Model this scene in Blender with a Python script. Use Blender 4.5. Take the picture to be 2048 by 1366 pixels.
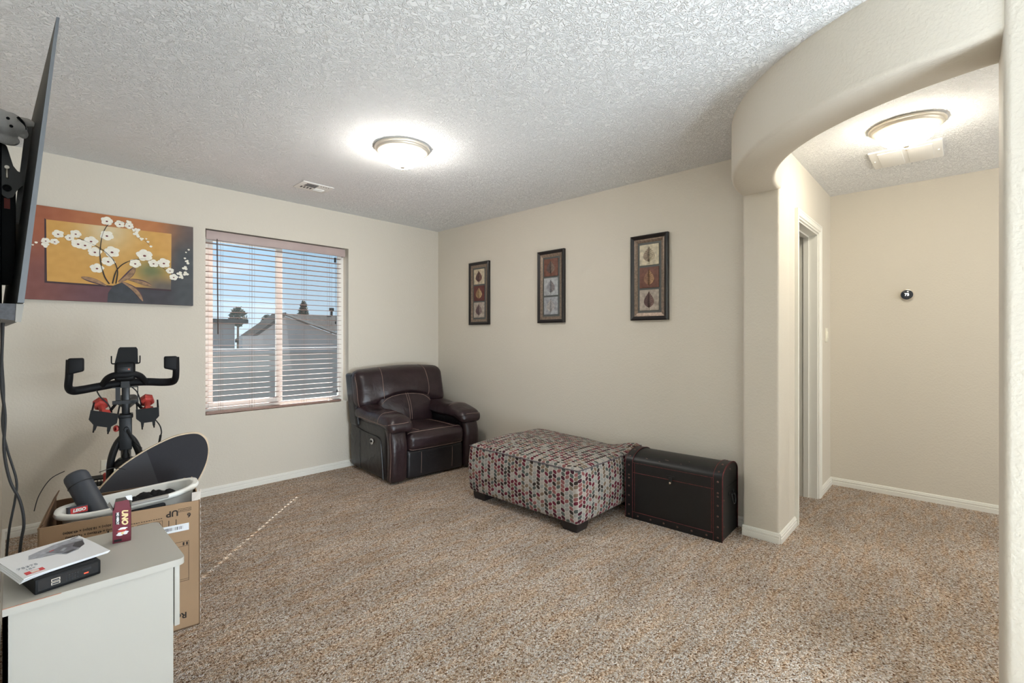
import bpy, bmesh, math, random
from mathutils import Vector, Matrix, noise
random.seed(7)
PI = math.pi
for o in list(bpy.data.objects):
    bpy.data.objects.remove(o, do_unlink=True)
S = bpy.context.scene
COL = S.collection

# ------------------------------------------------------------------ camera
cd = bpy.data.cameras.new('camera'); cam = bpy.data.objects.new('camera', cd); COL.objects.link(cam)
cam.location = (0, 0, 1.248); cam.rotation_euler = (PI/2, 0, -math.radians(46.6))
cd.sensor_width = 36; cd.lens = 940/2048*36; cd.shift_y = -9/2048
cd.clip_start = 0.02; cd.clip_end = 300
S.camera = cam
# ------------------------------------------------------------------ colour management
S.view_settings.view_transform = 'Standard'; S.view_settings.look = 'None'
S.view_settings.gamma = 1; S.view_settings.use_curve_mapping = False
S.view_settings.exposure = 0.50
# ------------------------------------------------------------------ world: pale blue sky with thin cloud
def lin(c):
    return tuple(((v/255)/12.92 if v/255 <= .04045 else ((v/255+.055)/1.055)**2.4) for v in c)
W = bpy.data.worlds.new('sky'); S.world = W; W.use_nodes = True
nt = W.node_tree; nt.nodes.clear()
wo = nt.nodes.new('ShaderNodeOutputWorld'); bg = nt.nodes.new('ShaderNodeBackground')
tc = nt.nodes.new('ShaderNodeTexCoord'); sp = nt.nodes.new('ShaderNodeSeparateXYZ')
rp = nt.nodes.new('ShaderNodeValToRGB'); rp.color_ramp.elements[0].position = 0.0
rp.color_ramp.elements[0].color = (*lin((204, 222, 234)), 1)
rp.color_ramp.elements[1].position = .32; rp.color_ramp.elements[1].color = (*lin((138, 192, 228)), 1)
mp = nt.nodes.new('ShaderNodeMapping'); mp.inputs['Scale'].default_value = (2, 2, 9)
nz = nt.nodes.new('ShaderNodeTexNoise'); nz.inputs['Scale'].default_value = 2.2; nz.inputs['Detail'].default_value = 5
r2 = nt.nodes.new('ShaderNodeValToRGB'); r2.color_ramp.elements[0].position = .62; r2.color_ramp.elements[1].position = .85
mx = nt.nodes.new('ShaderNodeMixRGB'); mx.inputs[2].default_value = (.84, .87, .9, 1)
L = nt.links
L.new(tc.outputs['Generated'], sp.inputs[0]); L.new(sp.outputs['Z'], rp.inputs[0])
L.new(tc.outputs['Generated'], mp.inputs[0]); L.new(mp.outputs[0], nz.inputs['Vector']); L.new(nz.outputs[0], r2.inputs[0])
L.new(r2.outputs[0], mx.inputs[0]); L.new(rp.outputs[0], mx.inputs[1]); L.new(mx.outputs[0], bg.inputs[0])
bg.inputs[1].default_value = .95; L.new(bg.outputs[0], wo.inputs[0])
# ------------------------------------------------------------------ sun and big lights
def light(name, kind, loc, power, color, size=None, size_y=None, target=None, rot=None):
    d = bpy.data.lights.new(name, kind); d.energy = power; d.color = color
    if kind == 'AREA':
        d.shape = 'RECTANGLE'; d.size = size; d.size_y = size_y
    elif kind == 'POINT': d.shadow_soft_size = size
    elif kind == 'SUN': d.angle = size
    o = bpy.data.objects.new(name, d); COL.objects.link(o); o.location = loc
    if target is not None:
        o.rotation_euler = (Vector(target)-Vector(loc)).to_track_quat('-Z', 'Y').to_euler()
    return o
light('sun', 'SUN', (10, 12, 9), 26.0, (1, .97, .93), size=.009, target=(10-.68*.743, 12-.73*.743, 9-.669))
# added fill lamps behind the camera, outside below the window, at the hall end
light('rear_fill', 'AREA', (1.0, -2.32, 1.35), 16, (.82, .91, 1.0), 1.7, 1.5, target=(1.15, 3, 2.9))  # unseen fill lamp; no rear window is known
light('upward_fill_flash', 'AREA', (1.15, -2.1, .38), 90, (.78, .90, 1.0), 1.3, .7, target=(1.0, .15, 2.44))
light('outside_window_fill', 'AREA', (2.3, 7.2, -.9), 60, (.76, .88, 1.0), 6.0, 2.4, target=(1.6, 4.3, 1.4))  # added lamp below the sill, standing for bounce off a sunlit patio
light('hall_end_fill', 'AREA', (3.5, -2.3, 1.3), 24, (1.0, .97, .9), 1.6, 1.6, target=(3.6, 1, 2.2))  # unseen lamp added to brighten the hall

# ================================================================== helpers
class MB:
    def __init__(s): s.v = []; s.f = []; s.m = []; s.spans = []; s.tp = []
    def add(s, vs, fs, mi=0):
        b = len(s.v); fb = len(s.f); s.v += [Vector(p) for p in vs]
        for f in fs: s.f.append([b+i for i in f]); s.m.append(mi)
        s.spans.append((b, len(s.v), fb, len(s.f)))
        return b
    def box(s, lo, hi, mi=0, M=None):
        x0, y0, z0 = lo; x1, y1, z1 = hi
        vs = [Vector(p) for p in ((x0,y0,z0),(x1,y0,z0),(x1,y1,z0),(x0,y1,z0),(x0,y0,z1),(x1,y0,z1),(x1,y1,z1),(x0,y1,z1))]
        if M: vs = [M @ p for p in vs]
        s.add(vs, [(0,3,2,1),(4,5,6,7),(0,1,5,4),(1,2,6,5),(2,3,7,6),(3,0,4,7)], mi)
    def rbox(s, lo, hi, r, n=4, mi=0, M=None, fn=None, mid=1):
        """box with rounded edges; mid extra divisions over the flats; fn deforms points"""
        lo = Vector(lo); hi = Vector(hi); r = min(r, *[(hi[i]-lo[i])/2*.999 for i in range(3)])
        def axis(a, b):
            o = [a + r - r*math.cos(k/n*PI/2) for k in range(n)]
            for k in range(mid+1): o.append(a+r+(b-a-2*r)*k/mid)
            o += [b - r + r*math.sin((k)/n*PI/2) for k in range(1, n+1)]
            return o
        ax = [axis(lo[i], hi[i]) for i in range(3)]
        ids = {}; vs = []; fs = []
        def vid(i, j, k):
            key = (i, j, k)
            if key not in ids:
                p = Vector((ax[0][i], ax[1][j], ax[2][k]))
                q = Vector([min(max(p[t], lo[t]+r), hi[t]-r) for t in range(3)])
                d = p - q
                if d.length > 1e-9:
                    # map the cube shell on to a rounded one
                    mxv = max(abs(d[t]) for t in range(3))
                    d = d.normalized()*r if mxv > r*.999 else d
                p = q + d
                if fn: p = Vector(fn(p))
                if M: p = M @ p
                ids[key] = len(vs); vs.append(p)
            return ids[key]
        N = [len(a)-1 for a in ax]
        for i in range(N[0]):
            for j in range(N[1]):
                fs.append([vid(i,j,0), vid(i,j+1,0), vid(i+1,j+1,0), vid(i+1,j,0)])
                fs.append([vid(i,j,N[2]), vid(i+1,j,N[2]), vid(i+1,j+1,N[2]), vid(i,j+1,N[2])])
        for i in range(N[0]):
            for k in range(N[2]):
                fs.append([vid(i,0,k), vid(i+1,0,k), vid(i+1,0,k+1), vid(i,0,k+1)])
                fs.append([vid(i,N[1],k), vid(i,N[1],k+1), vid(i+1,N[1],k+1), vid(i+1,N[1],k)])
        for j in range(N[1]):
            for k in range(N[2]):
                fs.append([vid(0,j,k), vid(0,j,k+1), vid(0,j+1,k+1), vid(0,j+1,k)])
                fs.append([vid(N[0],j,k), vid(N[0],j+1,k), vid(N[0],j+1,k+1), vid(N[0],j,k+1)])
        s.add(vs, fs, mi)
    def cyl(s, p0, p1, r0, r1=None, n=24, mi=0, cap=True):
        r1 = r0 if r1 is None else r1
        p0 = Vector(p0); p1 = Vector(p1); z = (p1-p0).normalized()
        x = z.orthogonal().normalized(); y = z.cross(x)
        vs = [];
        for p, r in ((p0, r0), (p1, r1)):
            for k in range(n):
                a = 2*PI*k/n; vs.append(p + x*math.cos(a)*r + y*math.sin(a)*r)
        fs = [(k, (k+1) % n, n+(k+1) % n, n+k) for k in range(n)]
        if cap: fs += [tuple(reversed(range(n))), tuple(range(n, 2*n))]
        s.add(vs, fs, mi)
    def lathe(s, prof, c, n=48, mi=0, axis=None):
        """prof: (radius, height) pairs about the point c, along axis (default z)"""
        z = Vector(axis or (0,0,1)).normalized(); x = z.orthogonal().normalized(); y = z.cross(x); c = Vector(c)
        vs = []; fs = []
        for r, h in prof:
            for k in range(n):
                a = 2*PI*k/n; vs.append(c + z*h + (x*math.cos(a)+y*math.sin(a))*max(r, 1e-5))
        for i in range(len(prof)-1):
            for k in range(n):
                fs.append((i*n+k, i*n+(k+1) % n, (i+1)*n+(k+1) % n, (i+1)*n+k))
        s.add(vs, fs, mi)
    def tube(s, pts, r, n=10, mi=0, smooth=0, flat=None):
        s.tp.append((pts, r, smooth)); P = [Vector(p) for p in pts]
        if smooth: P = spline(P, smooth)
        rs = r if isinstance(r, (list, tuple)) else None
        up = None; vs = []; fs = []
        for i, p in enumerate(P):
            t = (P[min(i+1, len(P)-1)] - P[max(i-1, 0)]).normalized()
            if up is None: up = t.orthogonal().normalized()
            up = (up - t*up.dot(t)).normalized(); sd = t.cross(up)
            rr = r if rs is None else rs[min(int(i/max(1,len(P)-1)*(len(rs)-1)+.5), len(rs)-1)]
            for k in range(n):
                a = 2*PI*k/n; vs.append(p + up*math.cos(a)*rr + sd*math.sin(a)*rr*(flat or 1))
        for i in range(len(P)-1):
            for k in range(n): fs.append((i*n+k, i*n+(k+1) % n, (i+1)*n+(k+1) % n, (i+1)*n+k))
        m = len(P)-1
        fs += [tuple(reversed(range(n))), tuple(m*n+k for k in range(n))]
        s.add(vs, fs, mi)
    def prism(s, poly, f, d, mi=0, mi_side=None):
        """poly: 2-D outline; f(u, v, w) places it; thickness from w=0 to w=d"""
        n = len(poly); vs = [f(u, v, 0) for u, v in poly] + [f(u, v, d) for u, v in poly]
        b = s.add(vs, [tuple(reversed(range(n))), tuple(range(n, 2*n))], mi)
        for k in range(n):
            s.f.append([b+k, b+(k+1) % n, b+n+(k+1) % n, b+n+k]); s.m.append(mi if mi_side is None else mi_side)
    def ball(s, c, r, n=16, mi=0, sc=(1,1,1), M=None):
        vs = []; fs = []; c = Vector(c); h = n//2
        for i in range(h+1):
            t = PI*i/h
            for k in range(n):
                a = 2*PI*k/n; p = Vector((math.sin(t)*math.cos(a)*sc[0], math.sin(t)*math.sin(a)*sc[1], math.cos(t)*sc[2]))*r
                if M: p = M @ p
                vs.append(c+p)
        for i in range(h):
            for k in range(n): fs.append((i*n+k, (i+1)*n+k, (i+1)*n+(k+1) % n, i*n+(k+1) % n))
        s.add(vs, fs, mi)
    def build(s, name, mats, parent=None, world=False, smooth=True, angle=35, kind=None, label=None):
        me = bpy.data.meshes.new(name)
        vs = s.v
        if world and parent is not None:
            Mi = ROOT[parent.name].inverted(); vs = [Mi @ v for v in vs]
        me.from_pydata([tuple(v) for v in vs], [], s.f)
        if not isinstance(mats, (list, tuple)): mats = [mats]
        for m in mats: me.materials.append(m)
        me.polygons.foreach_set('material_index', s.m)
        bm = bmesh.new(); bm.from_mesh(me)
        bmesh.ops.remove_doubles(bm, verts=bm.verts, dist=1e-6)
        bmesh.ops.recalc_face_normals(bm, faces=bm.faces)
        if smooth:
            for f in bm.faces: f.smooth = True
            for e in bm.edges:
                if len(e.link_faces) == 2 and e.calc_face_angle(0) > math.radians(angle): e.smooth = False
        bm.to_mesh(me); bm.free(); me.update()
        o = bpy.data.objects.new(name, me); COL.objects.link(o)
        if parent is not None:
            o.parent = parent; ROOT[o.name] = ROOT[parent.name]
        else: ROOT[o.name] = Matrix()
        if kind: o['kind'] = kind
        if label: o['label'] = label
        return o
ROOT = {}
def seam_lines(m, name, mt, parent):
    # stitch lines laid on the surface of the cushion they belong to
    from mathutils.bvhtree import BVHTree
    me = parent.data; T = BVHTree.FromPolygons([v.co for v in me.vertices], [p.vertices[:] for p in me.polygons])
    for pts, r, sm in m.tp:
        P = spline([Vector(p) for p in pts], max(sm, 6))
        P = [T.find_nearest(p) for p in P]; P = [p[0]+p[1]*r*.25 for p in P]
        q = MB(); q.tube(P, r, n=6); q.build(name, mt, parent=parent)
def split_tubes(m, name, mt, parent):
    # one object for every separate tube that was added to m
    for b, e, fb, fe in m.spans:
        q = MB(); q.add(m.v[b:e], [[i-b for i in f] for f in m.f[fb:fe]]); q.build(name, mt, parent=parent)
def spline(P, k):
    out = []
    for i in range(len(P)-1):
        a = P[max(i-1, 0)]; b = P[i]; c = P[i+1]; d = P[min(i+2, len(P)-1)]
        for j in range(k):
            t = j/k
            out.append(.5*((2*b)+(c-a)*t+(2*a-5*b+4*c-d)*t*t+(3*b-a-3*c+d)*t**3))
    out.append(P[-1]); return out
def sweep_frame(m, prof, x0, x1, z0, z1, y, closed):
    # mitred profile (offset outward, depth) carried round a rectangular opening; open at the foot when not closed
    rows = []
    for u, v in prof:
        c = [(x0-u, z0-(u if closed else 0)), (x0-u, z1+u), (x1+u, z1+u), (x1+u, z0-(u if closed else 0))]
        rows.append([Vector((a, y-v, b)) for a, b in c])
    vs = [p for r in rows for p in r]; n = len(prof); fs = []
    for i in range(n):
        j = (i+1) % n
        for k in range(4 if closed else 3):
            l = (k+1) % 4; fs.append((i*4+k, i*4+l, j*4+l, j*4+k))
    if not closed: fs += [tuple(i*4 for i in range(n)), tuple(i*4+3 for i in reversed(range(n)))]
    m.add(vs, fs)
def thing(name, label, cat, loc=(0,0,0), rot=(0,0,0), group=None):
    o = bpy.data.objects.new(name, None); COL.objects.link(o); o.empty_display_size = .05
    o.location = loc; o.rotation_euler = rot; o['label'] = label; o['category'] = cat
    if group: o['group'] = group
    from mathutils import Euler
    ROOT[o.name] = Matrix.Translation(loc) @ Euler(rot).to_matrix().to_4x4()
    return o
def tag(o, label, cat, group=None):
    o['label'] = label; o['category'] = cat
    if group: o['group'] = group
    return o
def text_part(name, body, mat, parent, M, size, extrude=.0003, align='CENTER', world=True, shear=0, bold=0):
    cu = bpy.data.curves.new(name, 'FONT'); cu.body = body; cu.size = size; cu.extrude = extrude
    cu.align_x = align; cu.align_y = 'CENTER'; cu.shear = shear; cu.offset = bold
    t = bpy.data.objects.new(name, cu); COL.objects.link(t)
    bpy.context.view_layer.update()
    me = bpy.data.meshes.new_from_object(t.evaluated_get(bpy.context.evaluated_depsgraph_get()))
    bpy.data.objects.remove(t, do_unlink=True)
    me.materials.clear(); me.materials.append(mat)
    T = (ROOT[parent.name].inverted() @ M) if world else M
    me.transform(T)
    o = bpy.data.objects.new(name, me); COL.objects.link(o); o.parent = parent; ROOT[o.name] = ROOT[parent.name]
    return o
def frame(o, x, y):
    """matrix with origin o, text x axis and y axis"""
    x = Vector(x).normalized(); y = Vector(y); y = (y-x*y.dot(x)).normalized(); z = x.cross(y)
    m = Matrix((x, y, z)).transposed().to_4x4(); m.translation = Vector(o); return m

# ================================================================== materials
def mat(name, rgb, rough=.6, metal=0, bump=None, noise_col=None, spec=.5, coat=0, emit=None, sheen=0):
    """bump=(scale, strength, distance); noise_col=(scale, amount)"""
    m = bpy.data.materials.new(name); m.use_nodes = True; n = m.node_tree; b = n.nodes['Principled BSDF']
    c = (*lin(rgb), 1); b.inputs['Base Color'].default_value = c
    b.inputs['Roughness'].default_value = rough; b.inputs['Metallic'].default_value = metal
    b.inputs['Specular IOR Level'].default_value = spec; b.inputs['Coat Weight'].default_value = coat
    b.inputs['Sheen Weight'].default_value = sheen
    t = n.nodes.new('ShaderNodeTexCoord')
    if noise_col:
        q = n.nodes.new('ShaderNodeTexNoise'); q.inputs['Scale'].default_value = noise_col[0]; q.inputs['Detail'].default_value = 5
        r = n.nodes.new('ShaderNodeMapRange'); r.inputs[1].default_value = .3; r.inputs[2].default_value = .7
        r.inputs[3].default_value = 1-noise_col[1]; r.inputs[4].default_value = 1+noise_col[1]
        mm = n.nodes.new('ShaderNodeVectorMath'); mm.operation = 'SCALE'; mm.inputs[0].default_value = c[:3]
        n.links.new(t.outputs['Object'], q.inputs['Vector']); n.links.new(q.outputs[0], r.inputs[0])
        n.links.new(r.outputs[0], mm.inputs['Scale']); n.links.new(mm.outputs[0], b.inputs['Base Color'])
    if bump:
        q = n.nodes.new('ShaderNodeTexNoise'); q.inputs['Scale'].default_value = bump[0]; q.inputs['Detail'].default_value = 4
        u = n.nodes.new('ShaderNodeBump'); u.inputs['Strength'].default_value = bump[1]; u.inputs['Distance'].default_value = bump[2]
        n.links.new(t.outputs['Object'], q.inputs['Vector']); n.links.new(q.outputs[0], u.inputs['Height']); n.links.new(u.outputs[0], b.inputs['Normal'])
    if emit:
        b.inputs['Emission Color'].default_value = (*lin(emit[0]), 1); b.inputs['Emission Strength'].default_value = emit[1]
    return m
def ramp(n, stops, const=False):
    r = n.nodes.new('ShaderNodeValToRGB'); e = r.color_ramp.elements
    if const: r.color_ramp.interpolation = 'CONSTANT'
    e[0].position = stops[0][0]; e[0].color = (*lin(stops[0][1]), 1)
    e[1].position = stops[1][0]; e[1].color = (*lin(stops[1][1]), 1)
    for p, c in stops[2:]:
        x = e.new(p); x.color = (*lin(c), 1)
    return r
def m_wall(name='painted_wall', rgb=(214, 207, 194)):
    m = mat(name, rgb, .72); n = m.node_tree; b = n.nodes['Principled BSDF']
    t = n.nodes.new('ShaderNodeTexCoord'); q = n.nodes.new('ShaderNodeTexNoise')
    q.inputs['Scale'].default_value = 85; q.inputs['Detail'].default_value = 2.0; q.inputs['Roughness'].default_value = .5
    r = n.nodes.new('ShaderNodeMapRange'); r.inputs[1].default_value = .38; r.inputs[2].default_value = .66
    u = n.nodes.new('ShaderNodeBump'); u.inputs['Strength'].default_value = .32; u.inputs['Distance'].default_value = .0016
    n.links.new(t.outputs['Object'], q.inputs['Vector']); n.links.new(q.outputs[0], r.inputs[0])
    n.links.new(r.outputs[0], u.inputs['Height']); n.links.new(u.outputs[0], b.inputs['Normal']); return m
def m_ceiling():
    m = mat('knockdown_ceiling', (246, 247, 248), .85); n = m.node_tree; b = n.nodes['Principled BSDF']
    t = n.nodes.new('ShaderNodeTexCoord'); q = n.nodes.new('ShaderNodeTexNoise')
    q.inputs['Scale'].default_value = 46; q.inputs['Detail'].default_value = 2.5; q.inputs['Distortion'].default_value = 1.3
    a = n.nodes.new('ShaderNodeMath'); a.operation = 'SUBTRACT'; a.inputs[1].default_value = .5
    a2 = n.nodes.new('ShaderNodeMath'); a2.operation = 'ABSOLUTE'
    r = n.nodes.new('ShaderNodeMapRange'); r.inputs[1].default_value = .0; r.inputs[2].default_value = .075
    r.inputs[3].default_value = 0; r.inputs[4].default_value = 1
    u = n.nodes.new('ShaderNodeBump'); u.inputs['Strength'].default_value = .85; u.inputs['Distance'].default_value = .005
    n.links.new(t.outputs['Object'], q.inputs['Vector']); n.links.new(q.outputs[0], a.inputs[0]); n.links.new(a.outputs[0], a2.inputs[0])
    n.links.new(a2.outputs[0], r.inputs[0]); n.links.new(r.outputs[0], u.inputs['Height']); n.links.new(u.outputs[0], b.inputs['Normal']); return m
def m_carpet():
    m = mat('frieze_carpet', (140, 120, 100), .95, spec=.1); n = m.node_tree; b = n.nodes['Principled BSDF']; K = n.links
    t = n.nodes.new('ShaderNodeTexCoord')
    v = n.nodes.new('ShaderNodeTexVoronoi'); v.inputs['Scale'].default_value = 180; K.new(t.outputs['Object'], v.inputs['Vector'])
    wn = n.nodes.new('ShaderNodeSeparateColor'); K.new(v.outputs['Color'], wn.inputs[0])
    cr = ramp(n, [(0, (104, 78, 58)), (.10, (152, 124, 100)), (.30, (190, 168, 145)), (.64, (213, 197, 180)), (.88, (236, 228, 220))]); K.new(wn.outputs[0], cr.inputs[0])
    q = n.nodes.new('ShaderNodeTexNoise'); q.inputs['Scale'].default_value = 85; q.inputs['Detail'].default_value = 4; K.new(t.outputs['Object'], q.inputs['Vector'])
    q2 = n.nodes.new('ShaderNodeTexNoise'); q2.inputs['Scale'].default_value = 1.6; q2.inputs['Detail'].default_value = 4; q2.inputs['Distortion'].default_value = .6
    mp = n.nodes.new('ShaderNodeMapping'); mp.inputs['Rotation'].default_value = (0, 0, .7); mp.inputs['Scale'].default_value = (1, 2.2, 1)
    K.new(t.outputs['Object'], mp.inputs[0]); K.new(mp.outputs[0], q2.inputs['Vector'])
    r1 = n.nodes.new('ShaderNodeMapRange'); r1.inputs[1].default_value = .3; r1.inputs[2].default_value = .7; r1.inputs[3].default_value = .72; r1.inputs[4].default_value = 1.25
    r2 = n.nodes.new('ShaderNodeMapRange'); r2.inputs[1].default_value = .3; r2.inputs[2].default_value = .7; r2.inputs[3].default_value = .84; r2.inputs[4].default_value = 1.13
    K.new(q.outputs[0], r1.inputs[0]); K.new(q2.outputs[0], r2.inputs[0])
    mu = n.nodes.new('ShaderNodeMath'); mu.operation = 'MULTIPLY'; K.new(r1.outputs[0], mu.inputs[0]); K.new(r2.outputs[0], mu.inputs[1])
    sc = n.nodes.new('ShaderNodeVectorMath'); sc.operation = 'SCALE'; K.new(cr.outputs[0], sc.inputs[0]); K.new(mu.outputs[0], sc.inputs['Scale'])
    q3 = n.nodes.new('ShaderNodeTexNoise'); q3.inputs['Scale'].default_value = 9; q3.inputs['Detail'].default_value = 6
    mp3 = n.nodes.new('ShaderNodeMapping'); mp3.inputs['Rotation'].default_value = (0, 0, .35); mp3.inputs['Scale'].default_value = (.6, 2.6, 1); K.new(t.outputs['Object'], mp3.inputs[0]); K.new(mp3.outputs[0], q3.inputs['Vector'])
    r3 = ramp(n, [(.38, (255, 222, 184)), (.56, (250, 250, 255))]); K.new(q3.outputs[0], r3.inputs[0])
    tint = n.nodes.new('ShaderNodeMixRGB'); tint.blend_type = 'MULTIPLY'; tint.inputs[0].default_value = .38; K.new(sc.outputs[0], tint.inputs[1]); K.new(r3.outputs[0], tint.inputs[2])
    K.new(tint.outputs[0], b.inputs['Base Color'])
    ad = n.nodes.new('ShaderNodeMath'); ad.operation = 'SUBTRACT'; K.new(q.outputs[0], ad.inputs[0]); K.new(v.outputs['Distance'], ad.inputs[1])
    u = n.nodes.new('ShaderNodeBump'); u.inputs['Strength'].default_value = 1.0; u.inputs['Distance'].default_value = .010
    K.new(ad.outputs[0], u.inputs['Height']); K.new(u.outputs[0], b.inputs['Normal']); return m
def m_fabric():
    """ottoman weave: staggered columns of small coloured ovals on a pale ground (uses the mesh UVs, in metres)"""
    m = mat('oval_weave', (170, 165, 155), .9, spec=.15); n = m.node_tree; b = n.nodes['Principled BSDF']; K = n.links
    uv = n.nodes.new('ShaderNodeUVMap'); s = n.nodes.new('ShaderNodeSeparateXYZ'); K.new(uv.outputs[0], s.inputs[0])
    def M(op, a, b_=None, c=None):
        x = n.nodes.new('ShaderNodeMath'); x.operation = op
        for i, q in enumerate((a, b_, c)):
            if q is None: continue
            if isinstance(q, (int, float)): x.inputs[i].default_value = q
            else: K.new(q, x.inputs[i])
        return x.outputs[0]
    cu = M('DIVIDE', s.outputs[0], .034); iu = M('FLOOR', cu); fu = M('SUBTRACT', M('FRACT', cu), .5)
    par = M('MODULO', M('ABSOLUTE', iu), 2)
    sh = M('MULTIPLY', M('MULTIPLY', fu, .40), M('SUBTRACT', M('MULTIPLY', par, 2), 1))
    cv = M('ADD', M('ADD', M('DIVIDE', s.outputs[1], .0255), M('MULTIPLY', par, .5)), sh)
    iv = M('FLOOR', cv); fv = M('SUBTRACT', M('FRACT', cv), .5)
    d = M('ADD', M('POWER', M('ABSOLUTE', M('MULTIPLY', fu, 2.2)), 2.6), M('POWER', M('ABSOLUTE', M('MULTIPLY', fv, 2.15)), 2.6))
    mask = M('LESS_THAN', d, .93)
    cb = n.nodes.new('ShaderNodeCombineXYZ'); K.new(iu, cb.inputs[0]); K.new(iv, cb.inputs[1])
    w = n.nodes.new('ShaderNodeTexWhiteNoise'); w.noise_dimensions = '2D'; K.new(cb.outputs[0], w.inputs['Vector'])
    # alternate columns lean dark / pale
    val = M('FRACT', M('ADD', M('MULTIPLY', w.outputs['Value'], .80), M('MULTIPLY', par, .22)))
    cr = ramp(n, [(0, (66, 32, 42)), (.13, (52, 44, 40)), (.26, (96, 38, 50)), (.37, (78, 84, 80)), (.5, (128, 82, 80)), (.58, (116, 100, 84)), (.68, (138, 138, 134)), (.84, (158, 150, 142))], True); K.new(val, cr.inputs[0])
    bgd = ramp(n, [(0, (172, 164, 156)), (1, (172, 164, 156))])
    mx = n.nodes.new('ShaderNodeMixRGB'); K.new(mask, mx.inputs[0]); K.new(bgd.outputs[0], mx.inputs[1]); K.new(cr.outputs[0], mx.inputs[2])
    K.new(mx.outputs[0], b.inputs['Base Color'])
    u = n.nodes.new('ShaderNodeBump'); u.inputs['Strength'].default_value = .5; u.inputs['Distance'].default_value = .002
    K.new(M('SUBTRACT', 1, M('MINIMUM', d, 1.2)), u.inputs['Height']); K.new(u.outputs[0], b.inputs['Normal']); return m
def m_leather(name, rgb, rough=.38, amt=.25):
    m = mat(name, rgb, rough, noise_col=(9, amt), spec=.5); n = m.node_tree; b = n.nodes['Principled BSDF']; K = n.links
    t = n.nodes.new('ShaderNodeTexCoord'); v = n.nodes.new('ShaderNodeTexVoronoi'); v.inputs['Scale'].default_value = 330
    q = n.nodes.new('ShaderNodeTexNoise'); q.inputs['Scale'].default_value = 10; q.inputs['Detail'].default_value = 3; q.inputs['Distortion'].default_value = .8
    K.new(t.outputs['Object'], v.inputs['Vector']); K.new(t.outputs['Object'], q.inputs['Vector'])
    u = n.nodes.new('ShaderNodeBump'); u.inputs['Strength'].default_value = .25; u.inputs['Distance'].default_value = .001; K.new(v.outputs['Distance'], u.inputs['Height'])
    u2 = n.nodes.new('ShaderNodeBump'); u2.inputs['Strength'].default_value = .42; u2.inputs['Distance'].default_value = .012; K.new(q.outputs[0], u2.inputs['Height'])
    K.new(u.outputs[0], u2.inputs['Normal']); K.new(u2.outputs[0], b.inputs['Normal']); return m
def m_glass():
    m = bpy.data.materials.new('window_glass'); m.use_nodes = True; n = m.node_tree; n.nodes.clear()
    o = n.nodes.new('ShaderNodeOutputMaterial'); t = n.nodes.new('ShaderNodeBsdfTransparent'); g = n.nodes.new('ShaderNodeBsdfGlossy')
    g.inputs['Roughness'].default_value = .02; t.inputs[0].default_value = (.93, .95, .96, 1)
    mx = n.nodes.new('ShaderNodeMixShader'); mx.inputs[0].default_value = .012
    n.links.new(t.outputs[0], mx.inputs[1]); n.links.new(g.outputs[0], mx.inputs[2]); n.links.new(mx.outputs[0], o.inputs[0]); return m
def m_attr(name, rough=.7):
    m = mat(name, (255, 255, 255), rough, bump=(240, .3, .001)); n = m.node_tree
    a = n.nodes.new('ShaderNodeVertexColor'); a.layer_name = 'paint'; n.links.new(a.outputs[0], n.nodes['Principled BSDF'].inputs['Base Color']); return m
def m_screen():
    m = bpy.data.materials.new('insect_screen'); m.use_nodes = True; n = m.node_tree; n.nodes.clear()
    o = n.nodes.new('ShaderNodeOutputMaterial'); t = n.nodes.new('ShaderNodeBsdfTransparent'); g = n.nodes.new('ShaderNodeBsdfDiffuse')
    g.inputs[0].default_value = (.3, .3, .3, 1); mx = n.nodes.new('ShaderNodeMixShader'); mx.inputs[0].default_value = .12
    n.links.new(t.outputs[0], mx.inputs[1]); n.links.new(g.outputs[0], mx.inputs[2]); n.links.new(mx.outputs[0], o.inputs[0]); return m
WALL = m_wall(); CEIL = m_ceiling(); CARPET = m_carpet()
TRIM = mat('white_trim_paint', (232, 230, 222), .38)
DARKWALL = mat('shade_dark_wall', (64, 62, 57), .8)  # wall colour darkened to stand for the shade of the side room
NICKEL = mat('brushed_nickel', (205, 196, 182), .32, .85, noise_col=(30, .05))
PAN = mat('satin_nickel_pan', (226, 218, 204), .42, .35)
BOWL = mat('frosted_glass_bowl', (255, 250, 238), .3, emit=((255, 249, 240), 60))
BOWL2 = mat('frosted_glass_bowl_hall', (255, 250, 238), .3, emit=((255, 247, 228), 44))
WHITEM = mat('white_enamel', (236, 236, 232), .4)
DARK = mat('dark_void', (52, 54, 60), .8)
BLACKP = mat('black_plastic', (12, 13, 15), .55, noise_col=(20, .1), spec=.25)
GREYM = mat('charcoal_metal', (30, 31, 33), .42, .1, spec=.35)
RED = mat('red_rubber', (186, 66, 58), .5)
CORD = mat('black_cord', (24, 25, 28), .5)

# ================================================================== room shell
LX, RX, BY, H = -.055, 3.30, 4.274, 2.44
WT = .16
WX0, WX1, WZ0, WZ1 = 1.025, 2.217, .628, 2.10
def struct(o, **k):
    o['kind'] = 'structure'; return o
m = MB()
m.add([(-.3,-2.6,0),(5.4,-2.6,0),(5.4,4.5,0),(-.3,4.5,0)], [(0,1,2,3)])
m.add([(-.3,-2.6,-.1),(5.4,-2.6,-.1),(5.4,4.5,-.1),(-.3,4.5,-.1)], [(3,2,1,0)])
struct(m.build('floor', CARPET, smooth=False))
m = MB(); m.box((-.3,-2.6,H), (5.4,4.5,H+.12)); struct(m.build('ceiling', CEIL, smooth=False))
m = MB()   # window wall with the opening left out
m.box((LX-.15,BY,0), (WX0,BY+WT,H)); m.box((WX1,BY,0), (RX+.12,BY+WT,H))
m.box((WX0,BY,0), (WX1,BY+WT,WZ0)); m.box((WX0,BY,WZ1), (WX1,BY+WT,H))
struct(m.build('wall_back', WALL, smooth=False))
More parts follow.
